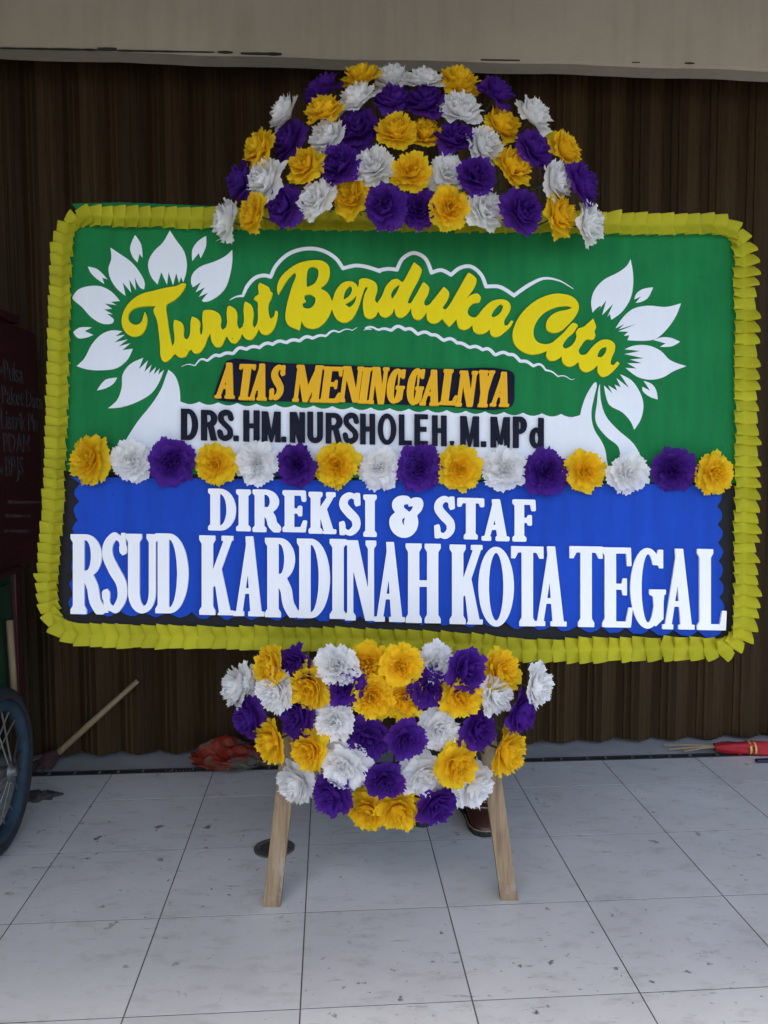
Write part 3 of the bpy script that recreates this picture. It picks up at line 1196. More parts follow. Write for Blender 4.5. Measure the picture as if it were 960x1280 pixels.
petals_r = [
    [(385, 105), (398, 180), (395, 280), (375, 340), (330, 400), (280, 435), (272, 402), (258, 420), (290, 348), (230, 410), (252, 330), (203, 392), (228, 362), (214, 362), (178, 396), (170, 340), (185, 280), (235, 220), (320, 175), (365, 140)],
    [(660, 345), (635, 410), (580, 490), (520, 540), (450, 550), (368, 546), (378, 520), (348, 522), (372, 500), (318, 498), (418, 458), (322, 486), (352, 458), (303, 482), (345, 420), (400, 375), (480, 358), (580, 365)],
    [(690, 688), (620, 715), (560, 750), (490, 762), (420, 745), (358, 697), (418, 701), (368, 672), (447, 672), (383, 652), (457, 645), (353, 622), (437, 605), (353, 596), (400, 577), (480, 575), (550, 605), (600, 655)],
    [(405, 1035), (385, 990), (340, 940), (270, 900), (250, 850), (240, 793), (287, 838), (263, 793), (312, 822), (298, 788), (332, 804), (308, 753), (377, 807), (328, 732), (390, 765), (440, 840), (455, 900), (440, 980)],
    [(508, 258), (480, 315), (450, 335), (412, 343), (442, 308), (405, 325), (415, 295), (450, 268)],
    [(655, 555), (610, 580), (545, 582), (577, 564), (508, 545), (560, 530), (610, 535)],
    [(533, 870), (490, 855), (450, 820), (450, 800), (492, 822), (456, 768), (500, 785), (525, 820)],
]
for L in petals_l:
    prism([[tuple(p) for p in catmull(E1(L), n=4)]], W_P0, W_P1, 'painted_petal', M['white_paint'], board)
for L in petals_r:
    prism([[tuple(p) for p in catmull(F1(L), n=4)]], W_P0, W_P1, 'painted_petal', M['white_paint'], board)
# white field with stems and a scalloped upper edge
left_side = E1([(330, 1190), (400, 1080), (480, 980), (530, 900), (556, 830), (570, 795), (600, 820), (622, 865), (632, 915), (634, 968)])
right_side = F1([(110, 955), (122, 905), (150, 835), (192, 775), (200, 780), (188, 850), (172, 930), (174, 985), (190, 1040), (222, 1090), (245, 1140), (255, 1200)])
top_edge = []
nsc = 21
pA, pB = np.array(left_side[-1]), np.array(right_side[0])
for i in range(nsc):
    for s in (0.0, 0.2, 0.4, 0.6, 0.8):
        q = pA + (pB - pA) * ((i + s) / nsc)
        top_edge.append((q[0], q[1] - 0.5 + 3.6 * math.sin(math.pi * s)))
wf = [tuple(p) for p in catmull(left_side, False, 3)] + top_edge[1:] + [tuple(p) for p in catmull(right_side, False, 3)] + [(762, 590), (700, 592), (400, 586), (140, 582)]
prism([wf], W_P0, W_P1, 'painted_field', M['white_paint'], board)
prism([[tuple(p) for p in catmull(F1([(218, 785), (222, 870), (250, 960), (310, 1030), (400, 1110), (440, 1180), (450, 1230), (335, 1230), (320, 1130), (250, 1070), (195, 990), (203, 880), (212, 800)]), n=4)]], W_P0, W_P1, 'painted_stem', M['white_paint'], board)

G6 = lambda L: [(140 + x / 2.8235, 300 + y / 2.8235) for x, y in L]
G7 = lambda L: [(440 + x / 2.6667, 300 + y / 2.6667) for x, y in L]


def swash(segs, wmax, name, tails, wave=0.0):
    """chain of arcs meeting in cusps -> one tapered band"""
    pts = []
    for sgm in segs:
        c = [tuple(p) for p in catmull(sgm, False, 6)]
        pts += c if not pts else c[1:]
    k = len(pts)
    if wave:
        run = 0.0
        q_ = []
        for i, p_ in enumerate(pts):
            if i:
                run += math.dist(p_, pts[i - 1])
            q_.append((p_[0], p_[1] - wave * (abs(math.sin(math.pi * run / 17.0)) - .5)))
        pts = q_
    rs = []
    for i in range(k):
        t = i / (k - 1)
        f = min(1.0, t / tails + 0.12, (1 - t) / tails + 0.12)
        rs.append(wmax * f)
    for gq in outline([('+', 'stroke', pts, rs)], step=0.4, eps=0.1):
        prism([[tuple(p) for p in lp] for lp in gq], W_P0, W_P1, name, M['white_paint'], board)


u1 = G6([(415, 212), (438, 200), (462, 197)])
u2 = G6([(462, 197), (478, 162), (508, 132), (540, 125), (560, 130)])
u3 = G6([(560, 130), (578, 92), (622, 50), (680, 31), (740, 36), (790, 65), (815, 100)])
u4 = G6([(815, 100), (860, 90), (900, 95), (945, 110)]) + G7([(90, 101)])
u5 = G7([(90, 101), (120, 96), (150, 99)])
u6 = G7([(150, 99), (168, 63), (205, 43), (243, 60), (265, 109)])
u7 = G7([(265, 109), (297, 100), (330, 116)])
u8 = G7([(330, 116), (360, 93), (395, 88), (430, 115), (447, 155)])
u9 = G7([(447, 155), (492, 156), (540, 185)])
u10 = G7([(540, 185), (590, 150), (640, 128), (690, 135), (738, 163)])
swash([u1, u2, u3, u4, u5, u6, u7, u8, u9, u10], 2.3, 'painted_swash', 0.10)
swash([G6([(245, 443), (290, 440), (315, 425), (345, 420), (370, 408), (420, 400), (450, 385), (500, 380), (560, 365), (600, 360), (650, 355), (690, 345), (740, 340), (780, 325), (820, 320), (865, 312)])], 2.0, 'painted_swash', 0.3, 3.2)
swash([G6([(888, 314), (915, 320), (950, 310)])[:2] + G7([(45, 291), (90, 297), (120, 300), (150, 292), (190, 298), (220, 310), (260, 312), (300, 330), (340, 335), (370, 350), (420, 360), (450, 365), (480, 380), (520, 378), (560, 400), (600, 415), (630, 420), (660, 440), (700, 455), (742, 465)])], 2.0, 'painted_swash', 0.25, 3.2)

# ------------------------------------------------------------------ script words in yellow foam
T1 = lambda L: [(145 + x / 4.3636, 330 + y / 4.3636) for x, y in L]
TA = lambda L: [(340 + x / 6.0, 310 + y / 6.0) for x, y in L]
TB = lambda L: [(490 + x / 6.0, 320 + y / 6.0) for x, y in L]
TD = lambda L: [(630 + x / 6.0, 350 + y / 6.0) for x, y in L]
w_turut = T1([(380, 108), (365, 105), (330, 120), (270, 130), (210, 145), (150, 160), (95, 190), (55, 235), (33, 290), (35, 340), (60, 380), (100, 396), (140, 380), (165, 335), (168, 290), (157, 262), (150, 285), (140, 315), (115, 332), (85, 325), (66, 300), (72, 265), (100, 240), (150, 230), (200, 228), (218, 230), (205, 250), (225, 310), (240, 430), (252, 525), (268, 534), (290, 520), (320, 488), (345, 508), (375, 505), (400, 470), (410, 465), (425, 485), (450, 485), (480, 450), (500, 400), (515, 375), (522, 420), (545, 452), (570, 450), (590, 415), (605, 390), (625, 425), (650, 432), (672, 410), (688, 378), (705, 405), (735, 412), (760, 390), (778, 352), (795, 380), (825, 385), (855, 360), (878, 300), (880, 258), (870, 255), (862, 285), (842, 300), (832, 270), (832, 215), (845, 190), (852, 155), (842, 150), (835, 130), (805, 112), (783, 103), (776, 120), (778, 165), (760, 178), (752, 192), (772, 208), (774, 250), (772, 320), (755, 350), (745, 330), (750, 270), (738, 225), (705, 205), (698, 225), (692, 340), (672, 355), (660, 330), (660, 270), (648, 245), (615, 228), (607, 240), (603, 340), (582, 360), (570, 340), (573, 300), (560, 270), (520, 252), (478, 255), (472, 275), (470, 380), (462, 390), (455, 360), (458, 320), (445, 300), (415, 287), (408, 310), (402, 390), (388, 412), (370, 400), (368, 340), (355, 318), (318, 305), (314, 330), (318, 430), (306, 450), (295, 400), (280, 300), (275, 220), (310, 200), (345, 170), (375, 125)])
w_turut_holes = [T1([(516, 288), (522, 300), (516, 350), (506, 372), (503, 340), (508, 300)])]
w_berduka = TA([(45, 352), (38, 300), (60, 230), (120, 165), (200, 115), (300, 93), (380, 98), (425, 135), (432, 200), (405, 265), (360, 302), (410, 330), (438, 370), (452, 405), (480, 320), (530, 262), (590, 250), (630, 270), (645, 300), (652, 270), (655, 240), (680, 228), (740, 238), (780, 265), (790, 310), (772, 390), (788, 415), (820, 370), (860, 280), (900, 238)]) + \
    TB([(0, 178), (40, 172), (66, 190), (80, 195), (120, 130), (165, 48), (222, 100), (212, 145), (130, 310), (118, 350), (135, 358), (170, 310), (235, 195), (278, 235), (270, 285), (240, 350), (250, 372), (275, 368), (310, 330), (390, 232), (428, 275), (418, 325), (378, 390), (400, 402), (430, 370), (500, 250), (575, 125), (632, 170), (626, 218), (548, 328), (600, 290), (640, 282), (665, 310), (655, 345), (610, 355), (575, 390), (568, 430), (590, 455), (625, 460), (680, 400), (740, 345), (810, 325), (870, 340), (890, 380), (880, 420), (840, 490), (845, 522), (865, 520), (895, 485), (908, 490), (895, 520), (840, 575), (790, 605), (750, 598), (735, 560), (740, 542), (700, 575), (655, 585), (615, 565), (605, 515), (570, 545), (530, 553), (498, 530), (485, 470), (430, 530), (385, 480), (378, 468), (340, 500), (300, 503), (265, 475), (262, 415), (240, 450), (205, 477), (170, 470), (148, 430), (146, 385), (120, 425), (75, 460), (40, 455), (22, 420), (18, 375)]) + \
    TA([(900, 490), (850, 520), (815, 505), (798, 470), (775, 510), (735, 530), (700, 515), (685, 465), (684, 400), (695, 350), (720, 295), (702, 292), (672, 370), (645, 450), (600, 530), (550, 558), (500, 545), (465, 500), (450, 455), (420, 520), (370, 580), (310, 605), (250, 590), (220, 545), (205, 615), (190, 610), (120, 575), (102, 530), (110, 440), (150, 290), (180, 195), (170, 185), (120, 230), (70, 310)])
w_berduka_holes = [TA([(275, 150), (310, 140), (345, 160), (345, 220), (315, 270), (260, 295), (258, 230)]),
                   TA([(245, 355), (290, 348), (325, 375), (320, 420), (280, 455), (235, 445), (228, 415), (255, 400), (240, 375)]),
                   TA([(590, 285), (602, 310), (580, 360), (535, 390), (545, 330), (570, 295)]),
                   TA([(545, 420), (600, 390), (635, 350), (620, 410), (580, 445)]),
                   TB([(0, 325), (-8, 290), (10, 250), (45, 220), (60, 214), (38, 270)]),
                   TB([(815, 360), (835, 375), (810, 430), (760, 460), (745, 450), (770, 400)])]
w_cita = TD([(420, 103), (340, 112), (240, 155), (150, 230), (90, 320), (65, 410), (80, 480), (130, 530), (200, 557), (270, 550), (325, 530), (318, 570), (345, 603), (390, 600), (435, 570), (440, 615), (480, 648), (525, 640), (560, 610), (570, 660), (610, 690), (660, 675), (705, 635), (705, 690), (735, 725), (780, 715), (840, 660), (865, 625), (850, 612), (820, 640), (800, 630), (805, 590), (830, 530), (830, 480), (790, 450), (730, 452), (670, 495), (610, 560), (570, 558), (560, 530), (580, 490), (620, 445), (670, 445), (685, 415), (678, 385), (690, 355), (668, 290), (630, 325), (600, 350), (552, 364), (550, 335), (520, 322), (488, 348), (455, 388), (410, 430), (350, 475), (290, 480), (240, 455), (220, 400), (235, 330), (290, 255), (370, 210), (440, 195), (500, 200), (510, 210), (480, 222), (400, 240), (340, 280), (317, 330), (325, 375), (370, 395), (430, 380), (478, 338), (540, 265), (562, 200), (545, 155), (500, 120)])
w_cita_holes = [TD([(550, 346), (556, 366), (541, 390), (546, 426), (505, 494), (455, 515), (440, 495), (478, 432), (508, 408), (528, 385)]), TD([(770, 505), (765, 540), (725, 580), (700, 575), (715, 530), (750, 503)])]
for outl, holes in ((w_turut, []), (w_berduka, w_berduka_holes), (w_cita, w_cita_holes)):
    prims = [('+', 'poly', [tuple(p) for p in catmull(outl, n=4)])] + [('-', 'poly', [tuple(p) for p in catmull(hh, n=4)]) for hh in holes]
    for gq in outline(prims, step=0.4, eps=0.1, grow=0.15):
        prism([[tuple(p) for p in lp] for lp in gq], W_PANEL - 0.001, W_PANEL + 0.007, 'script_word', M['yellow_foam'], board)

# ------------------------------------------------------------------ ATAS MENINGGALNYA on a navy backing
nb = [(284, 450.5), (330, 452), (355, 454), (420, 456), (500, 459), (560, 461), (636, 463), (642, 467), (643, 485), (641, 506), (634, 510), (560, 508), (480, 504.5), (400, 502), (330, 501), (275, 500.5), (267, 497), (270, 485), (277, 465)]
prism([[tuple(p) for p in catmull(nb, n=4)]], W_PANEL - 0.0005, W_PANEL + 0.005, 'lettering_backing', M['navy'], board)


def row(items, m, name, w0, w1, kind, **kw):
    for ii, (ch, x0, x1, yt, yb) in enumerate(items):
        grow = kw.get('grow', 0.0)
        sh_ = kw.get('shear', 0.0)
        w = (x1 - x0) - abs(sh_) * (yb - yt) * 0.75
        h = yb - yt
        slope = kw.get('slope', 0.02)
        wi, hi_ = w - 2 * grow, h - 2 * grow
        if kind == 'slab':
            st = kw['st'] - 2 * grow
            th = kw['th'] - 2 * grow
            pr = slab(ch, wi, hi_, st, th, kw['sr'], kw['sw'])
        else:
            pr = sans(ch, wi, hi_, kw['st'])
        for loops in put_letter(pr, x0 + grow, yt + grow, slope, sh_, w0, w1, m, name, grow, kw.get('wob', 0.0), hi_):
            prism(loops, w0, w1 + 0.0007 * (ii % 3), name, m, board)


A_ = lambda x: 453.2 + (x - 280) * 0.0300
atas = [('A', 268, 298), ('T', 294, 319), ('A', 310, 338), ('S', 335, 357), ('M', 365, 404), ('E', 399, 429), ('N', 423, 454), ('I', 447, 464), ('N', 459, 486), ('G', 481, 508), ('G', 506, 532), ('A', 524, 554), ('L', 549, 575), ('N', 569, 597), ('Y', 593, 618), ('A', 612, 641)]
atas = [(c, a, b, A_((a + b) / 2) + (0.7 if i % 2 else -0.5), A_((a + b) / 2) + 45 + (0.6 if i % 3 else -.6)) for i, (c, a, b) in enumerate(atas)]
row(atas, M['orange_foam'], 'letter', W_PANEL + 0.004, W_PANEL + 0.013, 'slab', st=9.6, th=5.2, sr=1.5, sw=1.6, grow=1.35, shear=0.13, slope=0.03, wob=0.06)

D_ = lambda x: 511.0 + (x - 236) * 0.0238
drs = [('D', 226, 247), ('R', 251, 271), ('S', 272, 291), ('.', 291.5, 298), ('H', 304, 324), ('M', 327, 350.5), ('.', 351.5, 357.5), ('N', 362, 381), ('U', 384, 403.5), ('R', 407, 428), ('S', 429, 448), ('H', 450, 469), ('O', 472, 495.5), ('L', 498.5, 515), ('E', 518, 535), ('H', 540, 558.5), (',', 560.5, 568), ('M', 575.5, 599), ('.', 601.5, 608), ('M', 613.5, 637.5), ('P', 641.5, 659), ('d', 662, 680)]
drs = [(c, a, b, D_((a + b) / 2) + (0.5 if i % 2 else -.4), D_((a + b) / 2) + 38.6) for i, (c, a, b) in enumerate(drs)]
row(drs, M['black_foam'], 'letter', W_PANEL + 0.0005, W_PANEL + 0.009, 'sans', st=7.2, slope=0.022, wob=0.03)

dir_ = [('D', 260, 295, 610.5, 663), ('I', 295, 313.5, 611.5, 664), ('R', 315.5, 351, 611.5, 665), ('E', 353, 384, 612.5, 665), ('K', 385.5, 420.5, 614.5, 667), ('S', 422.5, 452, 615.5, 669), ('I', 454, 471, 618, 671), ('&', 486.5, 529, 619, 672), ('S', 541.5, 570, 620, 673), ('T', 571.5, 605.5, 622, 674), ('A', 602, 637.5, 623.5, 676), ('F', 640.5, 671, 624, 677)]
row(dir_, M['white_foam'], 'letter', W_PANEL - 0.0015, W_PANEL + 0.0065, 'slab', st=12.0, th=6.6, sr=2.6, sw=2.8, grow=1.8, slope=0.022, wob=0.04)

rsud = [('R', 88, 130, 667.5, 767.5), ('S', 127.5, 159, 665.5, 766), ('U', 157, 197.5, 667, 766.5), ('D', 194, 235.5, 666.5, 766.5), ('K', 249, 292, 669, 768.5), ('A', 291.5, 331, 670, 770), ('R', 331, 371.5, 672, 771.5), ('D', 371, 412.5, 673, 772.5), ('I', 412, 433, 673.5, 773.5), ('N', 431, 470.5, 675, 775.5), ('A', 467.5, 507, 677, 777), ('H', 507, 551, 679, 778.5), ('K', 562, 603.5, 680.5, 780), ('O', 598, 642.5, 683, 783), ('T', 639, 679.5, 682.5, 782.5), ('A', 668, 709, 682.5, 782.5), ('T', 712, 753.5, 682.5, 783.5), ('E', 753, 791, 684, 784), ('G', 788, 832.5, 684.5, 785.5), ('A', 828, 869, 685.5, 786.5), ('L', 871.5, 908.5, 686, 787.5)]
row(rsud, M['white_foam'], 'letter', W_PANEL - 0.0015, W_PANEL + 0.0065, 'slab', st=14.2, th=7.6, sr=4.6, sw=3.0, grow=0.8, slope=0.018, wob=0.04)


# ------------------------------------------------------------------ ruffled crepe border, pleat by pleat
def pleat_mesh(seed, openness):
    r = random.Random(seed)
    ns, nt_ = 8, 11
    vs_, fs_ = [], []
    ph, am = r.uniform(0, 6.28), r.uniform(0.02, 0.06)
    side = r.uniform(0.75, 1.25)
    for j in range(nt_):
        t = -1 + 2 * j / (nt_ - 1)
        at = abs(t)
        pin = 1.0 if openness > 0.5 else (0.12 if t > 0 else 2.2)
        hgt = 0.34 + openness * at ** 1.3 * (side if t > 0 else 2 - side) * pin
        for i in range(ns):
            if i < ns - 2:
                # rises along the ribbon in a soft puff, then the lip folds back under
                q = i / (ns - 3)
                x = q * 1.03
                z = 0.06 + hgt * math.sin(q * math.pi / 2) ** 1.15
            elif i == ns - 2:
                q, x, z = 1.0, 1.07, hgt * 0.90
            else:
                q, x, z = 0.8, 0.93, hgt * 0.45
            flare = (0.03 if t > 0 else 0.16) + 0.05 * openness
            y = t * (0.93 + flare * q * at)
            x += am * math.sin(3.2 * t + ph) * q
            vs_.append((x, y, z - 0.34 * max(0.0, 1 - at * 1.6) * q))
    for j in range(nt_ - 1):
        for i in range(ns - 1):
            a = j * ns + i
            fs_.append((a, a + 1, a + 1 + ns, a + ns))
    me = mesh('pleat', vs_, fs_, True)
    me.materials.append(M['ruffle'])
    return me


pleats_flat = [pleat_mesh(s, 0.30) for s in range(8)]
pleats_open = [pleat_mesh(20 + s, 0.85) for s in range(8)]
ruf = link('ruffle_border', mesh('ruffle_tape', [], []), None, board)
# stitched tape under the pleats carries them round the board
path = [(112, 271.5), (300, 274.5), (600, 278.5), (800, 281), (895, 281.5), (911, 286), (922, 296), (928, 318), (930, 400), (931, 550), (929, 680), (929.5, 765), (926, 790), (914, 805), (890, 810), (800, 811), (700, 813), (640, 812), (600, 807), (540, 803), (450, 800), (300, 797.5), (150, 795), (100, 793), (80, 787), (66, 772), (60.5, 745), (61, 715), (67, 640), (71, 560), (74, 450), (77, 340), (79, 305), (84, 286), (96, 275)]
pl = [B(x, y, 0.012) for x, y in path]
pl = [np.array([q[0], q[2]]) for q in pl]
dense = []
for i in range(len(pl)):
    a, b = pl[i], pl[(i + 1) % len(pl)]
    k = max(1, int(np.linalg.norm(b - a) / 0.002))
    for s in range(k):
        dense.append(a + (b - a) * s / k)
dense = np.array(dense)
cum = np.r_[0, np.cumsum(np.linalg.norm(np.diff(np.r_[dense, dense[:1]], axis=0), axis=1))]


def at_len(s):
    s = s % cum[-1]
    i = int(np.searchsorted(cum, s, 'right') - 1)
    return dense[min(i, len(dense) - 1)]


tv, tf = [], []
K = 240
for i in range(K):
    s = cum[-1] * i / K
    d = at_len(s + 0.012) - at_len(s - 0.012)
    d /= np.linalg.norm(d)
    nrm = np.array([-d[1], d[0]])
    c = at_len(s)
    for q in (-0.022, 0.022):
        tv.append((c[0] + nrm[0] * q, -0.0115, c[1] + nrm[1] * q))
for i in range(K):
    j = (i + 1) % K
    tf.append((2 * i, 2 * i + 1, 2 * j + 1, 2 * j))
tape = mesh('ruffle_tape', tv, tf)
tape.materials.append(M['ruffle'])
ruf.data = tape
s = 0.0
while s < cum[-1] - 0.025:
    c = at_len(s)
    d = at_len(s + 0.02) - at_len(s - 0.02)
    d /= np.linalg.norm(d)
    side_x = abs(d[1]) > 0.7
    right = c[0] > 0.6
    bottom = c[1] < pl[0][1] - 0.6
    base = 0.033 if side_x else (0.039 if not bottom else 0.042)
    L = base * RNG.uniform(0.86, 1.12)
    op = (right and side_x and RNG.random() < 0.8) or (bottom and c[0] > -0.1 and RNG.random() < .8) or RNG.random() < 0.06
    o = link('pleat', RNG.choice(pleats_open if op else pleats_flat), parent=ruf)
    # local frame of the pleat: x along the ribbon, y across, z to the front of the board
    xa = Vector((d[0], 0, d[1]))
    za = Vector((0, -1, 0))
    ya = za.cross(xa)
    tw = RNG.uniform(-0.04, 0.04)
    da_ = at_len(s + 0.05) - c
    db_ = c - at_len(s - 0.05)
    bend = abs(float(da_[0] * db_[1] - da_[1] * db_[0])) / (0.05 ** 2)
    hw = 0.0335 * (1 - 0.22 * min(1, bend)) * RNG.uniform(0.93, 1.06)
    rot = Matrix((xa, ya, za)).transposed().to_4x4() @ Matrix.Rotation(tw, 4, 'Z')
    o.matrix_local = Matrix.Translation((c[0], -0.012, c[1])) @ rot @ Matrix.Diagonal((L, hw, 0.024 * RNG.uniform(.8, 1.25), 1))
    s += L * (0.93 if not op else 0.96)

# ------------------------------------------------------------------ legs and battens
def leg(px, py, tx, ty, wpx):
    f = loc(hit_floor(px, py))
    top = B(tx, ty, -0.032)
    a = Vector((f[0], 0.032, 0.0))
    # foot on the floor, kept in the plane behind the board
    fl = np.array([f[0], f[1], f[2]])
    d = top - fl
    top2 = fl + d * 1.0
    p = MB()
    p.bar(fl, top2, 0.049, 0.028, ref=(0, 1, 0))
    return p, fl, top2


for (px, py, tx, ty) in ((340, 1131, 404, 560), (636, 1123, 560, 560)):
    p, fl, tp = leg(px, py, tx, ty, 22)
    # cut the foot level with the floor: drop the lowest corners onto it
    vs_ = []
    for k, v in enumerate(p.v):
        w_ = BROOT + BE * v[0] + BN * v[1] + BU * v[2]
        if k < 4:
            dvec = AX.T @ (np.asarray(tp) - np.asarray(fl))
            w_ = w_ - dvec * ((w_[2] - 0.0005) / dvec[2])
        vs_.append(tuple(AX @ (w_ - BROOT)))
    p.v = vs_
    p.build('leg', M['wood'], board, bevel=0.002)
for (ya, yb_) in ((420, 428), (700, 712)):
    p = MB()
    p.bar(B(110, ya, -0.062), B(900, yb_, -0.062), 0.045, 0.025, ref=(0, 1, 0))
    p.build('batten', M['wood'], board, bevel=0.002)


# ================================================================== PAPER FLOWERS
def flower_mesh(seed, m):
    """tissue-paper pompom: cupped, scalloped layers gathered on a stem; axis +Z, radius about 1"""
    r = random.Random(seed)
    vs_, fs_ = [], []
    # (length, opening angle, how far the layer curls back inwards, lift)
    layers = [(1.00, 65, -0.30, 0.0), (0.99, 60, 0.10, 0.02), (0.98, 50, 0.28, 0.03), (0.96, 38, 0.42, 0.04), (0.93, 27, 0.55, 0.05), (0.88, 15, 0.65, 0.06)]
    na, nr = 72, 7
    nof = Vector((r.uniform(0, 50), r.uniform(0, 50), r.uniform(0, 50)))
    lean, leana = r.uniform(0, 9), r.uniform(0, 6.28)
    for li, (rl, ang, curl, lift) in enumerate(layers):
        lob = r.choice((8, 9, 10, 11)) if li < 3 else r.choice((5, 6, 7))
        ph, ph2, ph3 = r.uniform(0, 6.28), r.uniform(0, 6.28), r.uniform(0, 6.28)
        k0 = len(vs_)
        lob_len = [r.uniform(0.90, 1.06) for _ in range(lob)]
        lob_t = [r.uniform(-11, 12) for _ in range(lob)]
        lob_c = [r.uniform(-0.16, 0.16) for _ in range(lob)]
        f6 = r.choice((3, 4, 5))
        jag = [r.uniform(0.01, 0.075) for _ in range(na)]
        for j in range(nr + 1):
            u = j / nr
            for i in range(na):
                a = 2 * math.pi * i / na
                fl = ((a + ph) / (2 * math.pi) * lob) % lob
                ki = int(fl) % lob
                fr = fl - math.floor(fl)
                # blend neighbouring petals so that the sheet stays in one piece near the clefts
                k2 = (ki + 1) % lob if fr > .5 else (ki - 1) % lob
                wgt = abs(fr - .5) ** 2 * 2
                lt = lob_t[ki] * (1 - wgt) + lob_t[k2] * wgt
                lc = lob_c[ki] * (1 - wgt) + lob_c[k2] * wgt
                ll = lob_len[ki] * (1 - wgt) + lob_len[k2] * wgt
                lobe = math.sin(math.pi * fr) ** 0.6
                tooth = jag[i] if i % 2 else -0.030
                length = rl * ll * (1 + u * u * (0.15 * (lobe - 0.78) + tooth))
                th = rad(ang + lt * (0.3 + 0.7 * u) + lean * math.cos(a - leana))
                thu = th * (1.0 - (curl + lc) * (u - 0.45))
                crm = u * (0.062 * math.sin(a * f6 + ph2 + 2 * u) + 0.030 * math.sin(a * lob * 2 + ph3) * u + 0.026 * math.sin(a * 17 + ph + 5 * u))
                # each petal is cupped across its width
                cup = 0.055 * u * (lobe - 0.6)
                rr = length * u * math.sin(thu) + (crm + cup) * math.cos(thu) + 0.015
                zz = lift + length * u * math.cos(thu) * 0.90 + crm * math.sin(thu)
                ta = a + 0.05 * math.sin(a * 5 + ph2) * u
                v_ = Vector((rr * math.cos(ta), rr * math.sin(ta), zz))
                v_ += mnoise.noise_vector(v_ * 3.0 + nof) * (0.085 * u) + mnoise.noise_vector(v_ * 7.5 - nof) * (0.038 * u)
                vs_.append(tuple(v_))
        for j in range(nr):
            for i in range(na):
                a, b = k0 + j * na + i, k0 + j * na + (i + 1) % na
                fs_.append((a, b, b + na, a + na))
    me = mesh('paper_flower', vs_, fs_, True)
    me.materials.append(m)
    return me


FM = {c: [flower_mesh(100 * k + s, M[n]) for s in range(9)] for k, (c, n) in enumerate((('W', 'petal_white'), ('Y', 'petal_yellow'), ('P', 'petal_purple')))}
stem_me = None


def stem_mesh():
    p = MB()
    p.tube([(0, 0, 0.05), (0, 0, -0.9)], [0.05, 0.035], 6)
    me = mesh('stem', p.v, p.f)
    me.materials.append(M['stem'])
    return me


stem_me = stem_mesh()
FCOUNT = [0]
NAMEC = {'W': 'white', 'Y': 'yellow', 'P': 'purple'}


def flower(c, pos, axis, rad_m, parent, stem=True, flat=1.0):
    """pos in board coordinates; axis: direction the flower faces"""
    FCOUNT[0] += 1
    o = link('paper_flower', FM[c][(FCOUNT[0] * 5 + RNG.randrange(9)) % 9], parent=parent)
    z = Vector(axis).normalized()
    q = z.to_track_quat('Z', 'Y').to_matrix().to_4x4() @ Matrix.Rotation(RNG.uniform(0, 6.28), 4, 'Z')
    jit = Matrix.Rotation(RNG.uniform(-.14, .14), 4, 'X') @ Matrix.Rotation(RNG.uniform(-.14, .14), 4, 'Y')
    # pos is the middle of the blossom as seen; the gathered base lies behind it
    s = rad_m * RNG.uniform(0.95, 1.10)
    base = Vector(pos) - z * (s * 0.45 * flat)
    o.matrix_local = Matrix.Translation(base) @ q @ jit @ Matrix.Diagonal((s * RNG.uniform(.92, 1.08), s, s * flat * RNG.uniform(.9, 1.1), 1))
    if stem:
        link('stem', stem_me, parent=o)
    return o


def spray(name, label, items, cx, cy, rx, ry, depth, w_base, r_px, backing, tilt):
    root = empty(name)
    root.matrix_world = BM
    tag(root, label, 'flower spray')
    # neighbours sit at different heights so that blossoms overlap instead of running into each other
    lev = []
    for ii, it in enumerate(items):
        near = [lev[k] for k in range(ii) if math.dist(items[k][1:3], it[1:3]) < 54]
        cand = [1, 0, 2, 1.5, .5]
        lev.append(max(cand, key=lambda q: (min([abs(q - n_) for n_ in near] + [9]), -abs(q - 1))))
    for ii, (c, x, y, *rest) in enumerate(items):
        dx, dy = (x - cx) / rx, (y - cy) / ry
        rr = min(1.0, math.hypot(dx, dy))
        w = w_base + depth * math.sqrt(max(0.0, 1 - rr * rr * 0.96))
        w += 0.020 * (lev[ii] - 1)
        pos = B(x, y, w)
        ax = np.array([dx * 0.95, -math.sqrt(max(0.03, 1 - rr * rr * 0.93)), -dy * tilt])
        rp = rest[0] if rest else r_px
        dist = 2.35 - w
        flower(c, pos, ax, rp / F_PX * (dist + 0.02), root)
    backing(root)
    return root


top_items = [('Y', 449, 94), ('W', 490, 95), ('W', 531, 96), ('Y', 574, 100), ('P', 402, 108), ('W', 354, 137), ('Y', 402, 138), ('W', 447, 121), ('P', 490, 123), ('P', 534, 125), ('P', 622, 113), ('W', 579, 135), ('Y', 628, 155), ('W', 671, 142), ('P', 359, 171), ('W', 408, 168), ('P', 448, 157), ('Y', 494, 162), ('Y', 531, 166), ('P', 571, 170), ('Y', 320, 184), ('Y', 379, 206), ('P', 422, 204), ('W', 468, 205), ('Y', 514, 212), ('W', 559, 212), ('W', 606, 181), ('P', 598, 217), ('Y', 643, 210), ('P', 672, 184), ('Y', 711, 186), ('W', 697, 224), ('P', 732, 231), ('P', 301, 224), ('W', 329, 224), ('Y', 313, 267), ('P', 352, 256), ('W', 394, 248), ('Y', 439, 248), ('P', 482, 256), ('P', 524, 259), ('Y', 563, 256), ('W', 606, 260), ('P', 655, 263), ('Y', 702, 270), ('W', 740, 281), ('W', 279, 278)]
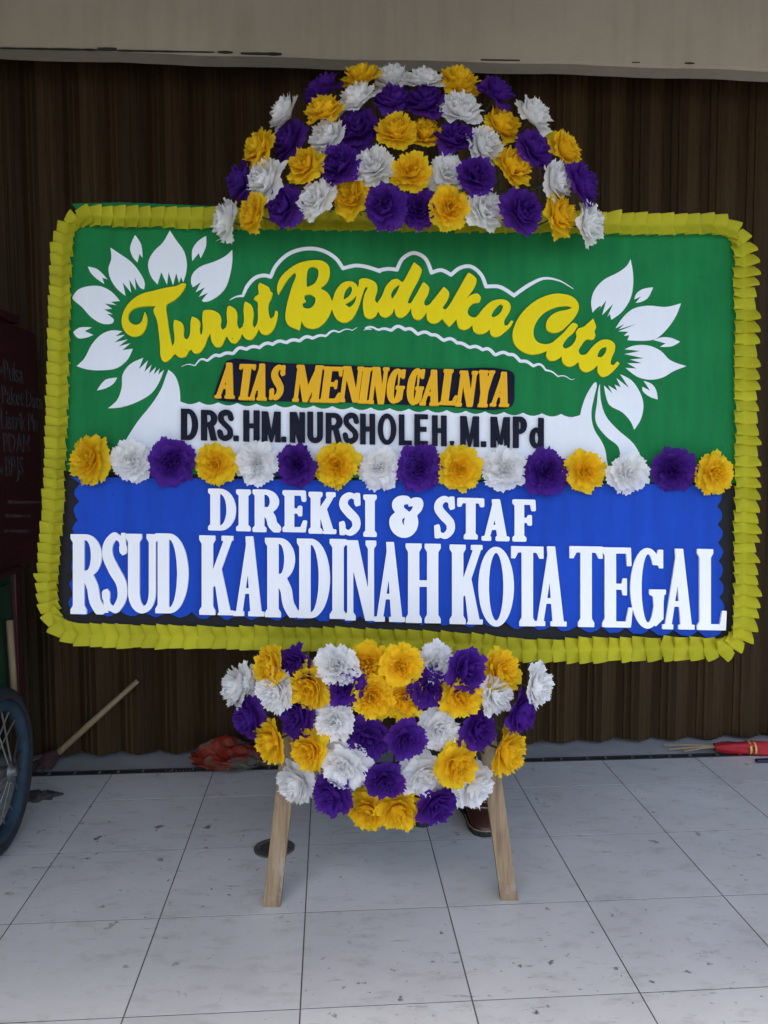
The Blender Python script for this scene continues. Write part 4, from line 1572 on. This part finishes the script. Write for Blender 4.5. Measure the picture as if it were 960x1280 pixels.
bot_items = [('W', 293, 859), ('W', 311, 852, 21), ('Y', 334, 834), ('P', 371, 833), ('W', 418, 832), ('Y', 460, 831), ('W', 339, 863), ('Y', 386, 857), ('P', 430, 860), ('Y', 462, 872), ('P', 309, 897), ('P', 370, 894), ('W', 416, 903, 28), ('Y', 337, 927, 27), ('Y', 385, 940), ('P', 458, 923, 28), ('W', 429, 959), ('W', 367, 980), ('P', 413, 996), ('Y', 459, 1018), ('Y', 502, 831), ('W', 545, 831), ('P', 584, 838), ('Y', 630, 842), ('W', 677, 859), ('P', 536, 860), ('Y', 506, 873), ('Y', 579, 871), ('W', 621, 869), ('P', 653, 890), ('W', 551, 913, 28), ('P', 600, 915), ('P', 507, 926, 28), ('Y', 636, 941), ('W', 529, 971), ('Y', 573, 959), ('P', 480, 978, 28), ('W', 596, 986), ('P', 547, 1009), ('Y', 499, 1016)]


def back_top(root):
    # bent-rod fan that the stems are tied to
    p = MB()
    hub = B(515, 268, 0.03)
    for k in range(13):
        a = rad(180 - 15 * k)
        e_ = B(515 + 175 * math.cos(a), 262 - 130 * math.sin(a), 0.02)
        p.tube([hub, (np.array(hub) + np.array(e_)) / 2 + np.array([0, -0.02, 0]), e_], 0.0035, 6)
    p.build('rod_fan', M['stem'], root)


def back_bottom(root):
    p = MB()
    hub = B(495, 838, 0.03)
    for k in range(13):
        a = rad(180 - 15 * k)
        e_ = B(492 + 160 * math.cos(a), 846 + 135 * math.sin(a), 0.02)
        p.tube([hub, (np.array(hub) + np.array(e_)) / 2 + np.array([0, -0.02, 0]), e_], 0.0035, 6)
    p.build('rod_fan', M['stem'], root)


spray('flower_spray', 'half-round spray of white, yellow and purple paper flowers rising above the green panel', top_items, 515, 262, 245, 190, 0.15, 0.05, 28.0, back_top, 0.78)
spray('flower_spray', 'hanging fan of white, yellow and purple paper flowers between the wooden legs', bot_items, 490, 850, 205, 185, 0.17, 0.05, 29.5, back_bottom, 0.32)
gar = empty('flower_garland')
gar.matrix_world = BM
tag(gar, 'straight row of paper flowers dividing the green panel from the blue panel', 'garland')
for c, x, y in [('Y', 111, 572), ('W', 163, 575), ('P', 214, 578), ('Y', 269, 579), ('W', 321, 580), ('P', 370, 581), ('Y', 421, 584), ('W', 473, 585), ('P', 525, 585), ('Y', 576, 587), ('W', 630, 587), ('P', 684, 590), ('Y', 734, 589), ('W', 788, 592), ('P', 842, 588), ('Y', 894, 592)]:
    pos = B(x, y, 0.042)
    flower(c, pos, (RNG.uniform(-.30, .30), -1, RNG.uniform(-.30, .22)), 29.5 / F_PX * 2.28, gar, stem=False, flat=0.78)
p = MB()
p.tube([B(92, 573, 0.012), B(300, 581, 0.012), B(600, 588, 0.012), B(905, 592, 0.012)], 0.003, 6)
p.build('cord', M['stem'], gar)

# ================================================================== SMALL THINGS ROUND ABOUT
# floor drain behind the left leg
dc = hit_floor(343, 1061)
dr = empty('floor_drain', (dc[0], dc[1], 0))
tag(dr, 'round dark metal drain cover set in the tiles behind a wooden leg', 'drain')
p = MB()
p.lathe([(0.066, -0.002), (0.066, 0.004), (0.058, 0.0055), (0.054, 0.002)], 36)
p.build('ring', M['iron'], dr, True)
p = MB()
p.lathe([(0.054, 0.002), (0.03, 0.0028), (0.001, 0.003)], 36)
pln = p.build('plate', M['iron'], dr, True)
for k in range(-3, 4):
    p = MB()
    hw = math.sqrt(max(0, 0.046 ** 2 - (k * 0.012) ** 2))
    p.box((-hw, k * 0.012 - 0.002, 0.0026), (hw, k * 0.012 + 0.002, 0.0046))
    p.build('grate_bar', M['dark_steel'], dr)

# crumpled plastic bag by the shutter
bc = hit_floor(287, 968)
bagb = bmesh.new()
bmesh.ops.create_icosphere(bagb, subdivisions=4, radius=1.0)
rb = random.Random(3)
cr = [(Vector((rb.gauss(0, 1), rb.gauss(0, 1), rb.gauss(0, 1))).normalized(), rb.uniform(.05, .16), rb.uniform(2, 7), rb.uniform(0, 6)) for _ in range(16)]
for v in bagb.verts:
    n = v.co.normalized()
    k = 1.0
    for d, a, f, ph in cr:
        k += a * abs(math.sin(f * n.dot(d) + ph)) - a * .5
    x = n.x * 0.115 * k
    z = max(0.001, (n.z * 0.5 + 0.5) * 0.105 * k * (0.65 + 0.35 * (1 - abs(n.x + 0.35))))
    v.co = Vector((x, n.y * 0.07 * k, z))
me = bpy.data.meshes.new('plastic_bag')
bagb.to_mesh(me)
bagb.free()
bag = link('plastic_bag', me, M['bag'])
bag.location = (bc[0], bc[1] + 0.05, 0.001)
tag(bag, 'crumpled see-through red plastic bag lying on the tiles in front of the shutter', 'plastic bag')

# broom leaning on the shutter
b0 = hit_y(58, 943, 1.135)
b0[2] = 0.0
b1 = hit_y(172, 851, 1.185)
br = empty('broom', (b0[0], b0[1], 0))
tag(br, 'broom with a pale wooden handle leaning sideways against the brown shutter', 'broom')
d = b1 - b0
p = MB()
p.tube([d * 0.06 + np.array([0, 0, 0.02]), d * 0.5 + np.array([0, 0, .012]), d], [0.013, 0.0125, 0.010], 10)
p.build('handle', M['broom_wood'], br, True)
dn = d / np.linalg.norm(d)
p = MB()
p.tube([d * 0.13 + np.array([0, 0, 0.02]), d * 0.05 + np.array([0, 0, 0.03]), d * -0.01 + np.array([0, -0.01, 0.02])], [0.014, 0.03, 0.034], 10)
p.build('head', M['bristle'], br, True)
p = MB()
rb = random.Random(5)
for k in range(46):
    s0 = d * 0.02 + np.array([rb.uniform(-.02, .02), rb.uniform(-.02, .02), 0.025 + rb.uniform(-.01, .015)])
    e0 = -dn * rb.uniform(0.03, 0.09) + np.array([rb.uniform(-.05, .03), rb.uniform(-.07, .03), 0])
    e0[2] = rb.uniform(0.002, 0.012)
    p.tube([s0, (s0 + e0) / 2 + np.array([0, 0, .006]), e0], 0.0022, 4)
p.build('bristles', M['bristle'], br)

# dark rag on the tiles by the wheel
rc = hit_floor(52, 996)
rg = bmesh.new()
bmesh.ops.create_grid(rg, x_segments=22, y_segments=14, size=1.0)
for v in rg.verts:
    x, y = v.co.x, v.co.y
    e = max(0.0, 1 - (x * x + y * y * 1.1) * (0.8 + 0.25 * math.sin(4 * math.atan2(y, x) + 1)))
    ol = 0.72 + 0.2 * math.sin(3 * math.atan2(y, x) + 1) + 0.1 * math.sin(7 * math.atan2(y, x))
    v.co = Vector((x * 0.075 * ol, y * 0.060 * ol, 0.004 + 0.022 * e * (0.6 + 0.4 * math.sin(9 * x + 3 * y) * math.cos(7 * y - 2 * x))))
bmesh.ops.solidify(rg, geom=rg.faces[:], thickness=0.003)
me = bpy.data.meshes.new('rag')
rg.to_mesh(me)
rg.free()
me.polygons.foreach_set('use_smooth', [True] * len(me.polygons))
o = link('rag', me, M['rag'])
o.location = (rc[0], rc[1], 0.0)
tag(o, 'small dark crumpled rag on the tiles beside the cart wheel', 'rag')

# red rolled umbrella by the track
u0, u1_ = hit_floor(893, 941), hit_floor(985, 943)
um = empty('folded_umbrella', (u0[0], u0[1], 0))
tag(um, 'rolled red cloth umbrella with gold bands lying in front of the shutter', 'umbrella')
dx = (u1_ - u0)
dx[2] = 0
Lu = np.linalg.norm(dx)
dxn = dx / Lu
sd_ = np.array([-dxn[1], dxn[0], 0])
vs_, fs_ = [], []
ns, nn = 30, 18
for i in range(ns):
    t = i / (ns - 1)
    x = t * 0.62
    r = 0.014 + 0.013 * min(1, t / 0.09) - 0.010 * max(0, (t - .7) / .3)
    for k in range(nn):
        a = 2 * math.pi * k / nn
        rr = r * (1 + 0.20 * math.sin(3 * a + 7 * t) + 0.12 * math.sin(6 * a - 9 * t + 1) + 0.10 * math.sin(19 * t + 2 * a))
        q = dxn * x + sd_ * rr * math.cos(a) * 1.25
        vs_.append((q[0], q[1], 0.026 + rr * math.sin(a) * .92))
for i in range(ns - 1):
    for k in range(nn):
        a, b = i * nn + k, i * nn + (k + 1) % nn
        fs_.append((a, b, b + nn, a + nn))
link('cover', mesh('cover', vs_, fs_, True), M['red_cloth'], um)
for t in (0.135, 0.155):
    p = MB()
    vv, ff = [], []
    for x in (t, t + 0.008):
        for k in range(nn):
            a = 2 * math.pi * k / nn
            q = dxn * x + sd_ * 0.0325 * math.cos(a) * 1.2
            vv.append((q[0], q[1], 0.027 + 0.0315 * math.sin(a) * .9))
    for k in range(nn):
        ff.append((k, (k + 1) % nn, nn + (k + 1) % nn, nn + k))
    p.add(vv, ff)
    p.build('band', M['gold'], um, True)
for (oy, oz, ln) in ((0.018, 0.040, 0.20), (0.0, 0.026, 0.19), (-0.005, 0.018, 0.13)):
    p = MB()
    s0 = dxn * 0.03 + np.array([0, 0, 0.028])
    e0 = -dxn * ln + sd_ * oy * 2 + np.array([0, 0, oz * .4])
    p.tube([s0, (s0 + e0) / 2 + np.array([0, 0, .004]), e0], 0.0036, 6)
    p.build('rib', M['broom_wood'], um)
# dark blue strip beside it
st0, st1 = hit_floor(945, 953), hit_floor(990, 954)
p = MB()
p.box((0, -0.012, 0.0), (float(st1[0] - st0[0]), 0.012, 0.012))
o = p.build('plastic_strip', M['dark_blue'], bevel=0.003)
o.location = (st0[0], st0[1], 0.001)
tag(o, 'flat dark blue plastic strip on the tiles beside the red umbrella', 'plastic strip')

# ------------------------------------------------------------------ vendor cart on the left
CX = -1.46
cart = empty('vendor_cart', (CX - 0.35, 0.45, 0))
tag(cart, 'dark green and maroon vendor cart with a sign and a spoked blue wheel', 'cart')
ox, oy = CX - 0.35, 0.45


def cpart(name, lo, hi, m, bevel=0.003):
    p = MB()
    p.box((lo[0] - ox, lo[1] - oy, lo[2]), (hi[0] - ox, hi[1] - oy, hi[2]))
    return p.build(name, m, cart, bevel=bevel)


YE = float(hit_x(24, 800, CX)[1])
ZT, ZB = float(hit_x(40, 415, CX)[2]), float(hit_x(40, 702, CX)[2])
YS = 1.10
cpart('body', (CX - 0.70, -0.05, 0.36), (CX - 0.012, YE, ZB - 0.02), M['cart_green'])
cpart('side_panel', (CX - 0.012, -0.02, 0.40), (CX - 0.004, YE - 0.05, ZB - 0.05), M['cart_green'])
for yy in (-0.06, YE - 0.03):
    cpart('post', (CX - 0.03, yy, 0.30), (CX + 0.006, yy + 0.045, ZB), M['maroon'])
for yy in (-0.06, YE - 0.03):
    cpart('post', (CX - 0.71, yy, 0.0), (CX - 0.67, yy + 0.045, ZB), M['maroon'])
cpart('shelf', (CX - 0.72, -0.08, ZB - 0.018), (CX + 0.012, YE + 0.03, ZB + 0.004), M['maroon'])
sg = cpart('sign_panel', (CX - 0.016, -0.05, ZB + 0.004), (CX, YS, ZT), M['maroon'])
cpart('roof', (CX - 0.74, -0.10, ZT + 0.002), (CX + 0.02, YE + 0.06, ZT + 0.03), M['maroon'])
pst = MB()
q0, q1 = hit_x(12, 775, CX + 0.02), hit_x(18, 872, CX + 0.02)
pst.tube([(q0[0] - ox, q0[1] - oy, q0[2]), (q1[0] - ox, q1[1] - oy, q1[2])], 0.012, 8)
pst.build('stick', M['broom_wood'], cart, True)


def text_mesh(txt, size):
    cu = bpy.data.curves.new('lettering', 'FONT')
    cu.body = txt
    cu.size = size
    cu.extrude = 0.0006
    cu.resolution_u = 2
    tmp = bpy.data.objects.new('lettering', cu)
    COL.objects.link(tmp)
    dg = bpy.context.evaluated_depsgraph_get()
    dg.update()
    me = bpy.data.meshes.new_from_object(tmp.evaluated_get(dg))
    bpy.data.objects.remove(tmp)
    me.materials.clear()
    return me


def sign_line(txt, px, py, hpx, m):
    """a line of print on the sign, letter by letter: starts at the pixel, runs away along the cart's side"""
    a = hit_x(px, py, CX)
    size = hpx / F_PX * float(np.linalg.norm(a - CAM)) * 1.42
    x = 0.0
    for ch in txt:
        if ch == ' ':
            x += size * 0.22
            continue
        me = text_mesh(ch, size)
        xs_ = [v.co.x for v in me.vertices]
        x0, x1 = min(xs_), max(xs_)
        o = link('letter', me, m, sg)
        o.matrix_local = Matrix(((0, 0, 1, CX + 0.0012 - ox), (1, 0, 0, a[1] - oy + x - x0), (0, 1, 0, a[2]), (0, 0, 0, 1)))
        x += x1 - x0 + size * 0.055


sign_line('Pulsa', 5, 474, 22.5, M['sign_text'])
sign_line('Paket Data', 2.5, 504, 21.0, M['sign_text'])
sign_line('Listrik Pln', 1.5, 536, 22.5, M['sign_text'])
sign_line('PDAM', 4.5, 565, 22.5, M['sign_text'])
sign_line('BPJS', 7, 595, 22.5, M['sign_text'])
for yy in (463, 588):
    a = hit_x(1.0, yy, CX)
    p = MB()
    s = 0.014
    p.add([(CX + 0.0015 - ox, a[1] - oy - s * 1.3, a[2]), (CX + 0.0015 - ox, a[1] - oy, a[2] - s), (CX + 0.0015 - ox, a[1] - oy + s * 1.3, a[2]), (CX + 0.0015 - ox, a[1] - oy, a[2] + s)], [(0, 1, 2, 3)])
    p.build('bullet', M['sign_text'], sg)
# three lines of small worn print, no longer readable: broken strokes
for (yy, xa, xb) in ((628, 10, 52), (645, 7, 40), (664, 6, 36)):
    p = MB()
    rb = random.Random(yy)
    x = xa
    while x < xb:
        wpx = rb.uniform(1.2, 3.0)
        a, b = hit_x(x, yy, CX), hit_x(min(x + wpx, xb), yy - 0.03 * wpx, CX)
        p.box((CX - 0.0005 - ox, a[1] - oy, a[2] - 0.007 * rb.uniform(.5, 1)), (CX + 0.001 - ox, b[1] - oy, a[2] + 0.007 * rb.uniform(.4, 1)))
        x += wpx + rb.uniform(0.5, 1.4)
    p.build('worn_print', M['maroon'] if False else M['sign_text'], sg)

# wheel: tyre, rim, hub, spokes, in the plane of the cart's side
WX = CX + 0.075
wh = empty('wheel')
wh.parent = cart
far = hit_x(37, 960, WX)
RW = 0.265
wh.location = (WX - ox, far[1] - RW * 0.985 - oy, RW)
wm = Matrix.Rotation(math.pi / 2, 4, 'Y')


def ring(R, prof, name, m, n=56):
    p = MB()
    p.lathe([(R + a, b) for a, b in prof] + [(R + prof[0][0], prof[0][1])], n, wm)
    return p.build(name, m, wh, True)


ring(RW - 0.022, [(0.022 * math.cos(rad(a)), 0.021 * math.sin(rad(a))) for a in range(0, 360, 30)], 'tyre', M['rubber'])
ring(RW - 0.050, [(0.010, -0.017), (0.010, 0.017), (-0.004, 0.020), (-0.022, 0.014), (-0.026, 0.0), (-0.022, -0.014), (-0.004, -0.020)], 'rim', M['rim_blue'])
p = MB()
p.lathe([(0.001, -0.055), (0.016, -0.055), (0.016, -0.045), (0.032, -0.040), (0.032, -0.034), (0.018, -0.030), (0.018, 0.030), (0.032, 0.034), (0.032, 0.040), (0.016, 0.045), (0.016, 0.055), (0.001, 0.055)], 24, wm)
p.build('hub', M['spoke'], wh, True)
for k in range(18):
    a = 2 * math.pi * k / 18
    da = 0.22 if k % 2 else -0.22
    x = 0.034 if k % 4 < 2 else -0.034
    p = MB()
    p.tube([(x, 0.030 * math.cos(a + da), 0.030 * math.sin(a + da)), (0, (RW - 0.07) * math.cos(a), (RW - 0.07) * math.sin(a))], 0.0032, 6)
    p.build('spoke', M['spoke'], wh)
p = MB()
wy = wh.location[1]
p.tube([(WX - ox - 0.75, wy, RW), (WX - ox + 0.05, wy, RW)], 0.012, 10)
p.build('axle', M['spoke'], cart)


# ================================================================== PERSON STEADYING THE BOARD FROM BEHIND
def skin(name, nodes, edges, m, parent, sub=2, rootv=0):
    me = bpy.data.meshes.new(name)
    me.from_pydata([n[0] for n in nodes], edges, [])
    me.update()
    me.materials.append(m)
    o = bpy.data.objects.new(name, me)
    COL.objects.link(o)
    o.parent = parent
    sk = o.modifiers.new('skin', 'SKIN')
    sk.use_smooth_shade = True
    if not me.skin_vertices:
        bm_ = bmesh.new()
        bm_.from_mesh(me)
        bm_.verts.layers.skin.verify()
        bm_.to_mesh(me)
        bm_.free()
    for i, n in enumerate(nodes):
        r = n[1]
        me.skin_vertices[0].data[i].radius = (r, r) if not isinstance(r, tuple) else r
        me.skin_vertices[0].data[i].use_root = (i == rootv)
    ss = o.modifiers.new('sub', 'SUBSURF')
    ss.levels = ss.render_levels = sub
    return o


toeR, toeL = hit_floor(600, 1046), hit_floor(535, 1033)
PX, PY = (toeR[0] + toeL[0]) / 2, (toeR[1] + toeL[1]) / 2 + 0.20
fR = np.array([toeR[0] - PX + .005, toeR[1] - PY + 0.19, 0])
fL = np.array([toeL[0] - PX, toeL[1] - PY + 0.19, 0])
# body (skin): neck, head, arms and legs as one surface; the person faces the camera (-Y)
nodes, edges = [], []


def nd(p, r, par=None):
    nodes.append((tuple(p), r))
    if par is not None:
        edges.append((par, len(nodes) - 1))
    return len(nodes) - 1


pel = nd((0, 0, 0.88), (0.135, 0.10))
sp1 = nd((0, 0.005, 1.02), (0.12, 0.09), pel)
sp2 = nd((0, 0.0, 1.18), (0.145, 0.10), sp1)
chest = nd((0, 0.0, 1.31), (0.135, 0.09), sp2)
nk = nd((0, -0.005, 1.40), 0.052, chest)
nk2 = nd((0, -0.012, 1.45), 0.050, nk)
hd1 = nd((0, -0.025, 1.50), (0.062, 0.075), nk2)
hd2 = nd((0, -0.022, 1.56), (0.073, 0.088), hd1)
hd3 = nd((0, -0.014, 1.625), (0.062, 0.075), hd2)
hd4 = nd((0, -0.010, 1.655), (0.035, 0.04), hd3)
for s, ft in ((1, fR), (-1, fL)):
    hip = nd((s * 0.085, 0, 0.82), 0.085, pel)
    kn = nd(((s * 0.085 + ft[0]) / 2, (ft[1]) * .5 - 0.015, 0.46), 0.055, hip)
    cf = nd((ft[0], ft[1] * .8 + 0.005, 0.30), 0.050, kn)
    an = nd((ft[0], ft[1], 0.10), 0.034, cf)
    nd((ft[0], ft[1] - 0.06, 0.05), 0.035, an)
    shd = nd((s * 0.175, 0.0, 1.315), 0.052, chest)
    el = nd((s * 0.25, -0.06, 1.08), 0.040, shd)
    wr = nd((s * 0.23, -0.26, 1.17), 0.027, el)
    pm = nd((s * 0.225, -0.32, 1.195), (0.036, 0.020), wr)
    pe = nd((s * 0.222, -0.355, 1.21), (0.036, 0.016), pm)
    for k in range(4):
        x = s * (0.222 - 0.030 + k * 0.020)
        ln = (0.030, 0.036, 0.034, 0.026)[k]
        f1 = nd((x, -0.375, 1.222), 0.0085, pe)
        f2 = nd((x, -0.375 - ln, 1.226), 0.008, f1)
        nd((x, -0.378 - ln, 1.226 - ln * .8), 0.007, f2)
    t1 = nd((s * 0.185, -0.325, 1.178), 0.010, pm)
    nd((s * 0.172, -0.36, 1.168), 0.0085, t1)
per = empty('person', (PX, PY, 0))
tag(per, 'person in black trousers and brown leather shoes standing behind the board', 'person')
skin('body', nodes, edges, M['skin'], per, 2)
# face: nose, eyes, mouth and ears, hair cap
p = MB()
p.tube([(0, -0.108, 1.578), (0, -0.124, 1.548), (0, -0.106, 1.538)], [0.008, 0.014, 0.010], 10)
for s in (-1, 1):
    p.tube([(s * 0.074, -0.012, 1.585), (s * 0.083, -0.006, 1.565), (s * 0.076, -0.012, 1.535)], [0.010, 0.014, 0.008], 8)
p.build('nose_and_ears', M['skin'], per, True)
for s in (-1, 1):
    p = MB()
    p.lathe([(0.001, 0.012), (0.008, 0.009), (0.012, 0.0), (0.008, -0.008), (0.001, -0.010)], 14, Matrix.Translation((s * 0.030, -0.094, 1.582)))
    p.build('eye', M['hair'], per, True)
p = MB()
p.tube([(-0.024, -0.098, 1.513), (0, -0.106, 1.512), (0.024, -0.098, 1.513)], [0.003, 0.006, 0.003], 8)
p.build('mouth', M['leather'], per, True)
hv = bmesh.new()
bmesh.ops.create_uvsphere(hv, u_segments=32, v_segments=20, radius=1.0)
for v in hv.verts:
    n = v.co.copy()
    k = 1 + 0.03 * math.sin(9 * n.x) * math.sin(8 * n.y + 5 * n.z)
    v.co = Vector((n.x * 0.086 * k, n.y * 0.100 * k + 0.002, 1.588 + n.z * 0.092 * k))
bmesh.ops.delete(hv, geom=[v for v in hv.verts if v.co.z < 1.606 - max(0, (v.co.y + 0.02)) * 0.9], context='VERTS')
me = bpy.data.meshes.new('hair')
hv.to_mesh(me)
hv.free()
me.polygons.foreach_set('use_smooth', [True] * len(me.polygons))
link('hair', me, M['hair'], per)
# clothes
nodes, edges = [], []
a = nd((0, 0, 0.90), (0.152, 0.118))
nd((0, 0.003, 0.99), (0.145, 0.112), a)
for s, ft in ((1, fR), (-1, fL)):
    hip = nd((s * 0.085, 0, 0.80), 0.104, a)
    kn = nd(((s * 0.085 + ft[0]) / 2, ft[1] * .5 - 0.015, 0.46), 0.082, hip)
    cf = nd((ft[0], ft[1] * .8 + 0.005, 0.28), 0.074, kn)
    nd((ft[0], ft[1] + 0.01, 0.085), 0.070, cf)
skin('trousers', nodes, edges, M['trouser'], per, 2)
nodes, edges = [], []
a = nd((0, 0.0, 1.18), (0.168, 0.122))
b_ = nd((0, 0.003, 1.03), (0.155, 0.118), a)
nd((0, 0.003, 0.92), (0.165, 0.128), b_)
ch_ = nd((0, 0, 1.30), (0.160, 0.112), a)
nd((0, 0, 1.385), (0.075, 0.070), ch_)
for s in (-1, 1):
    sh1 = nd((s * 0.178, 0, 1.315), 0.068, ch_)
    e1 = nd((s * 0.245, -0.055, 1.09), 0.056, sh1)
    nd((s * 0.232, -0.20, 1.145), 0.045, e1)
skin('shirt', nodes, edges, M['shirt'], per, 2)


def shoe(ft, yaw):
    root = empty('shoe')
    root.parent = per
    root.location = tuple(ft)
    root.rotation_euler = (0, 0, yaw)
    # last: rings from heel (+y) to toe (-y)
    prof = [(0.085, 0.026, 0.075, 0.0), (0.07, 0.034, 0.095, 0.0), (0.03, 0.037, 0.100, 0.0), (-0.02, 0.037, 0.090, 0.003), (-0.06, 0.041, 0.074, 0.004), (-0.10, 0.046, 0.062, 0.004), (-0.14, 0.046, 0.052, 0.002), (-0.17, 0.038, 0.043, 0.0), (-0.188, 0.022, 0.032, 0.0), (-0.194, 0.008, 0.022, 0.0)]
    vv, ff = [], []
    n = 20
    for (y, hw, hz, xo) in prof:
        for k in range(n):
            a = 2 * math.pi * k / n
            cx_, sz = math.cos(a), math.sin(a)
            z = 0.016 + (hz - 0.016) * (0.42 + 0.58 * sz if sz > 0 else 0.42 * (1 + sz))
            vv.append((xo + hw * math.copysign(abs(cx_) ** .8, cx_), y, z))
    for i in range(len(prof) - 1):
        for k in range(n):
            a, b = i * n + k, i * n + (k + 1) % n
            ff.append((a, a + n, b + n, b))
    ff.append(tuple(range(n)))
    ff.append(tuple((len(prof) - 1) * n + k for k in reversed(range(n))))
    link('upper', mesh('upper', vv, ff, True), M['leather'], root)
    vv, ff = [], []
    out = [(xo + hw * 1.07 * s_, y * 1.02) for s_ in (1,) for (y, hw, hz, xo) in prof] + [(xo - hw * 1.07, y * 1.02) for (y, hw, hz, xo) in reversed(prof)]
    for (x, y) in out:
        vv += [(x, y, 0.0), (x, y, 0.018)]
    k = len(out)
    for i in range(k):
        a, b = 2 * i, 2 * ((i + 1) % k)
        ff.append((a, b, b + 1, a + 1))
    ff += [tuple(2 * i for i in reversed(range(k))), tuple(2 * i + 1 for i in range(k))]
    link('sole', mesh('sole', vv, ff), M['sole'], root)
    p = MB()
    p.tube([(x * 1.0, y, 0.021) for x, y in out[4:16]], 0.0022, 6)
    for yy, zz in ((-0.075, 0.070), (-0.105, 0.0625)):
        p.tube([(-0.034, yy + .012, zz - .018), (-0.018, yy, zz - 0.002), (0.005, yy - .004, zz + .001), (0.026, yy, zz - 0.004), (0.040, yy + .012, zz - .02)], 0.0022, 6)
    p.build('stitching', M['stitch'], root)


shoe(fR, 0.10)
shoe(fL, -0.12)
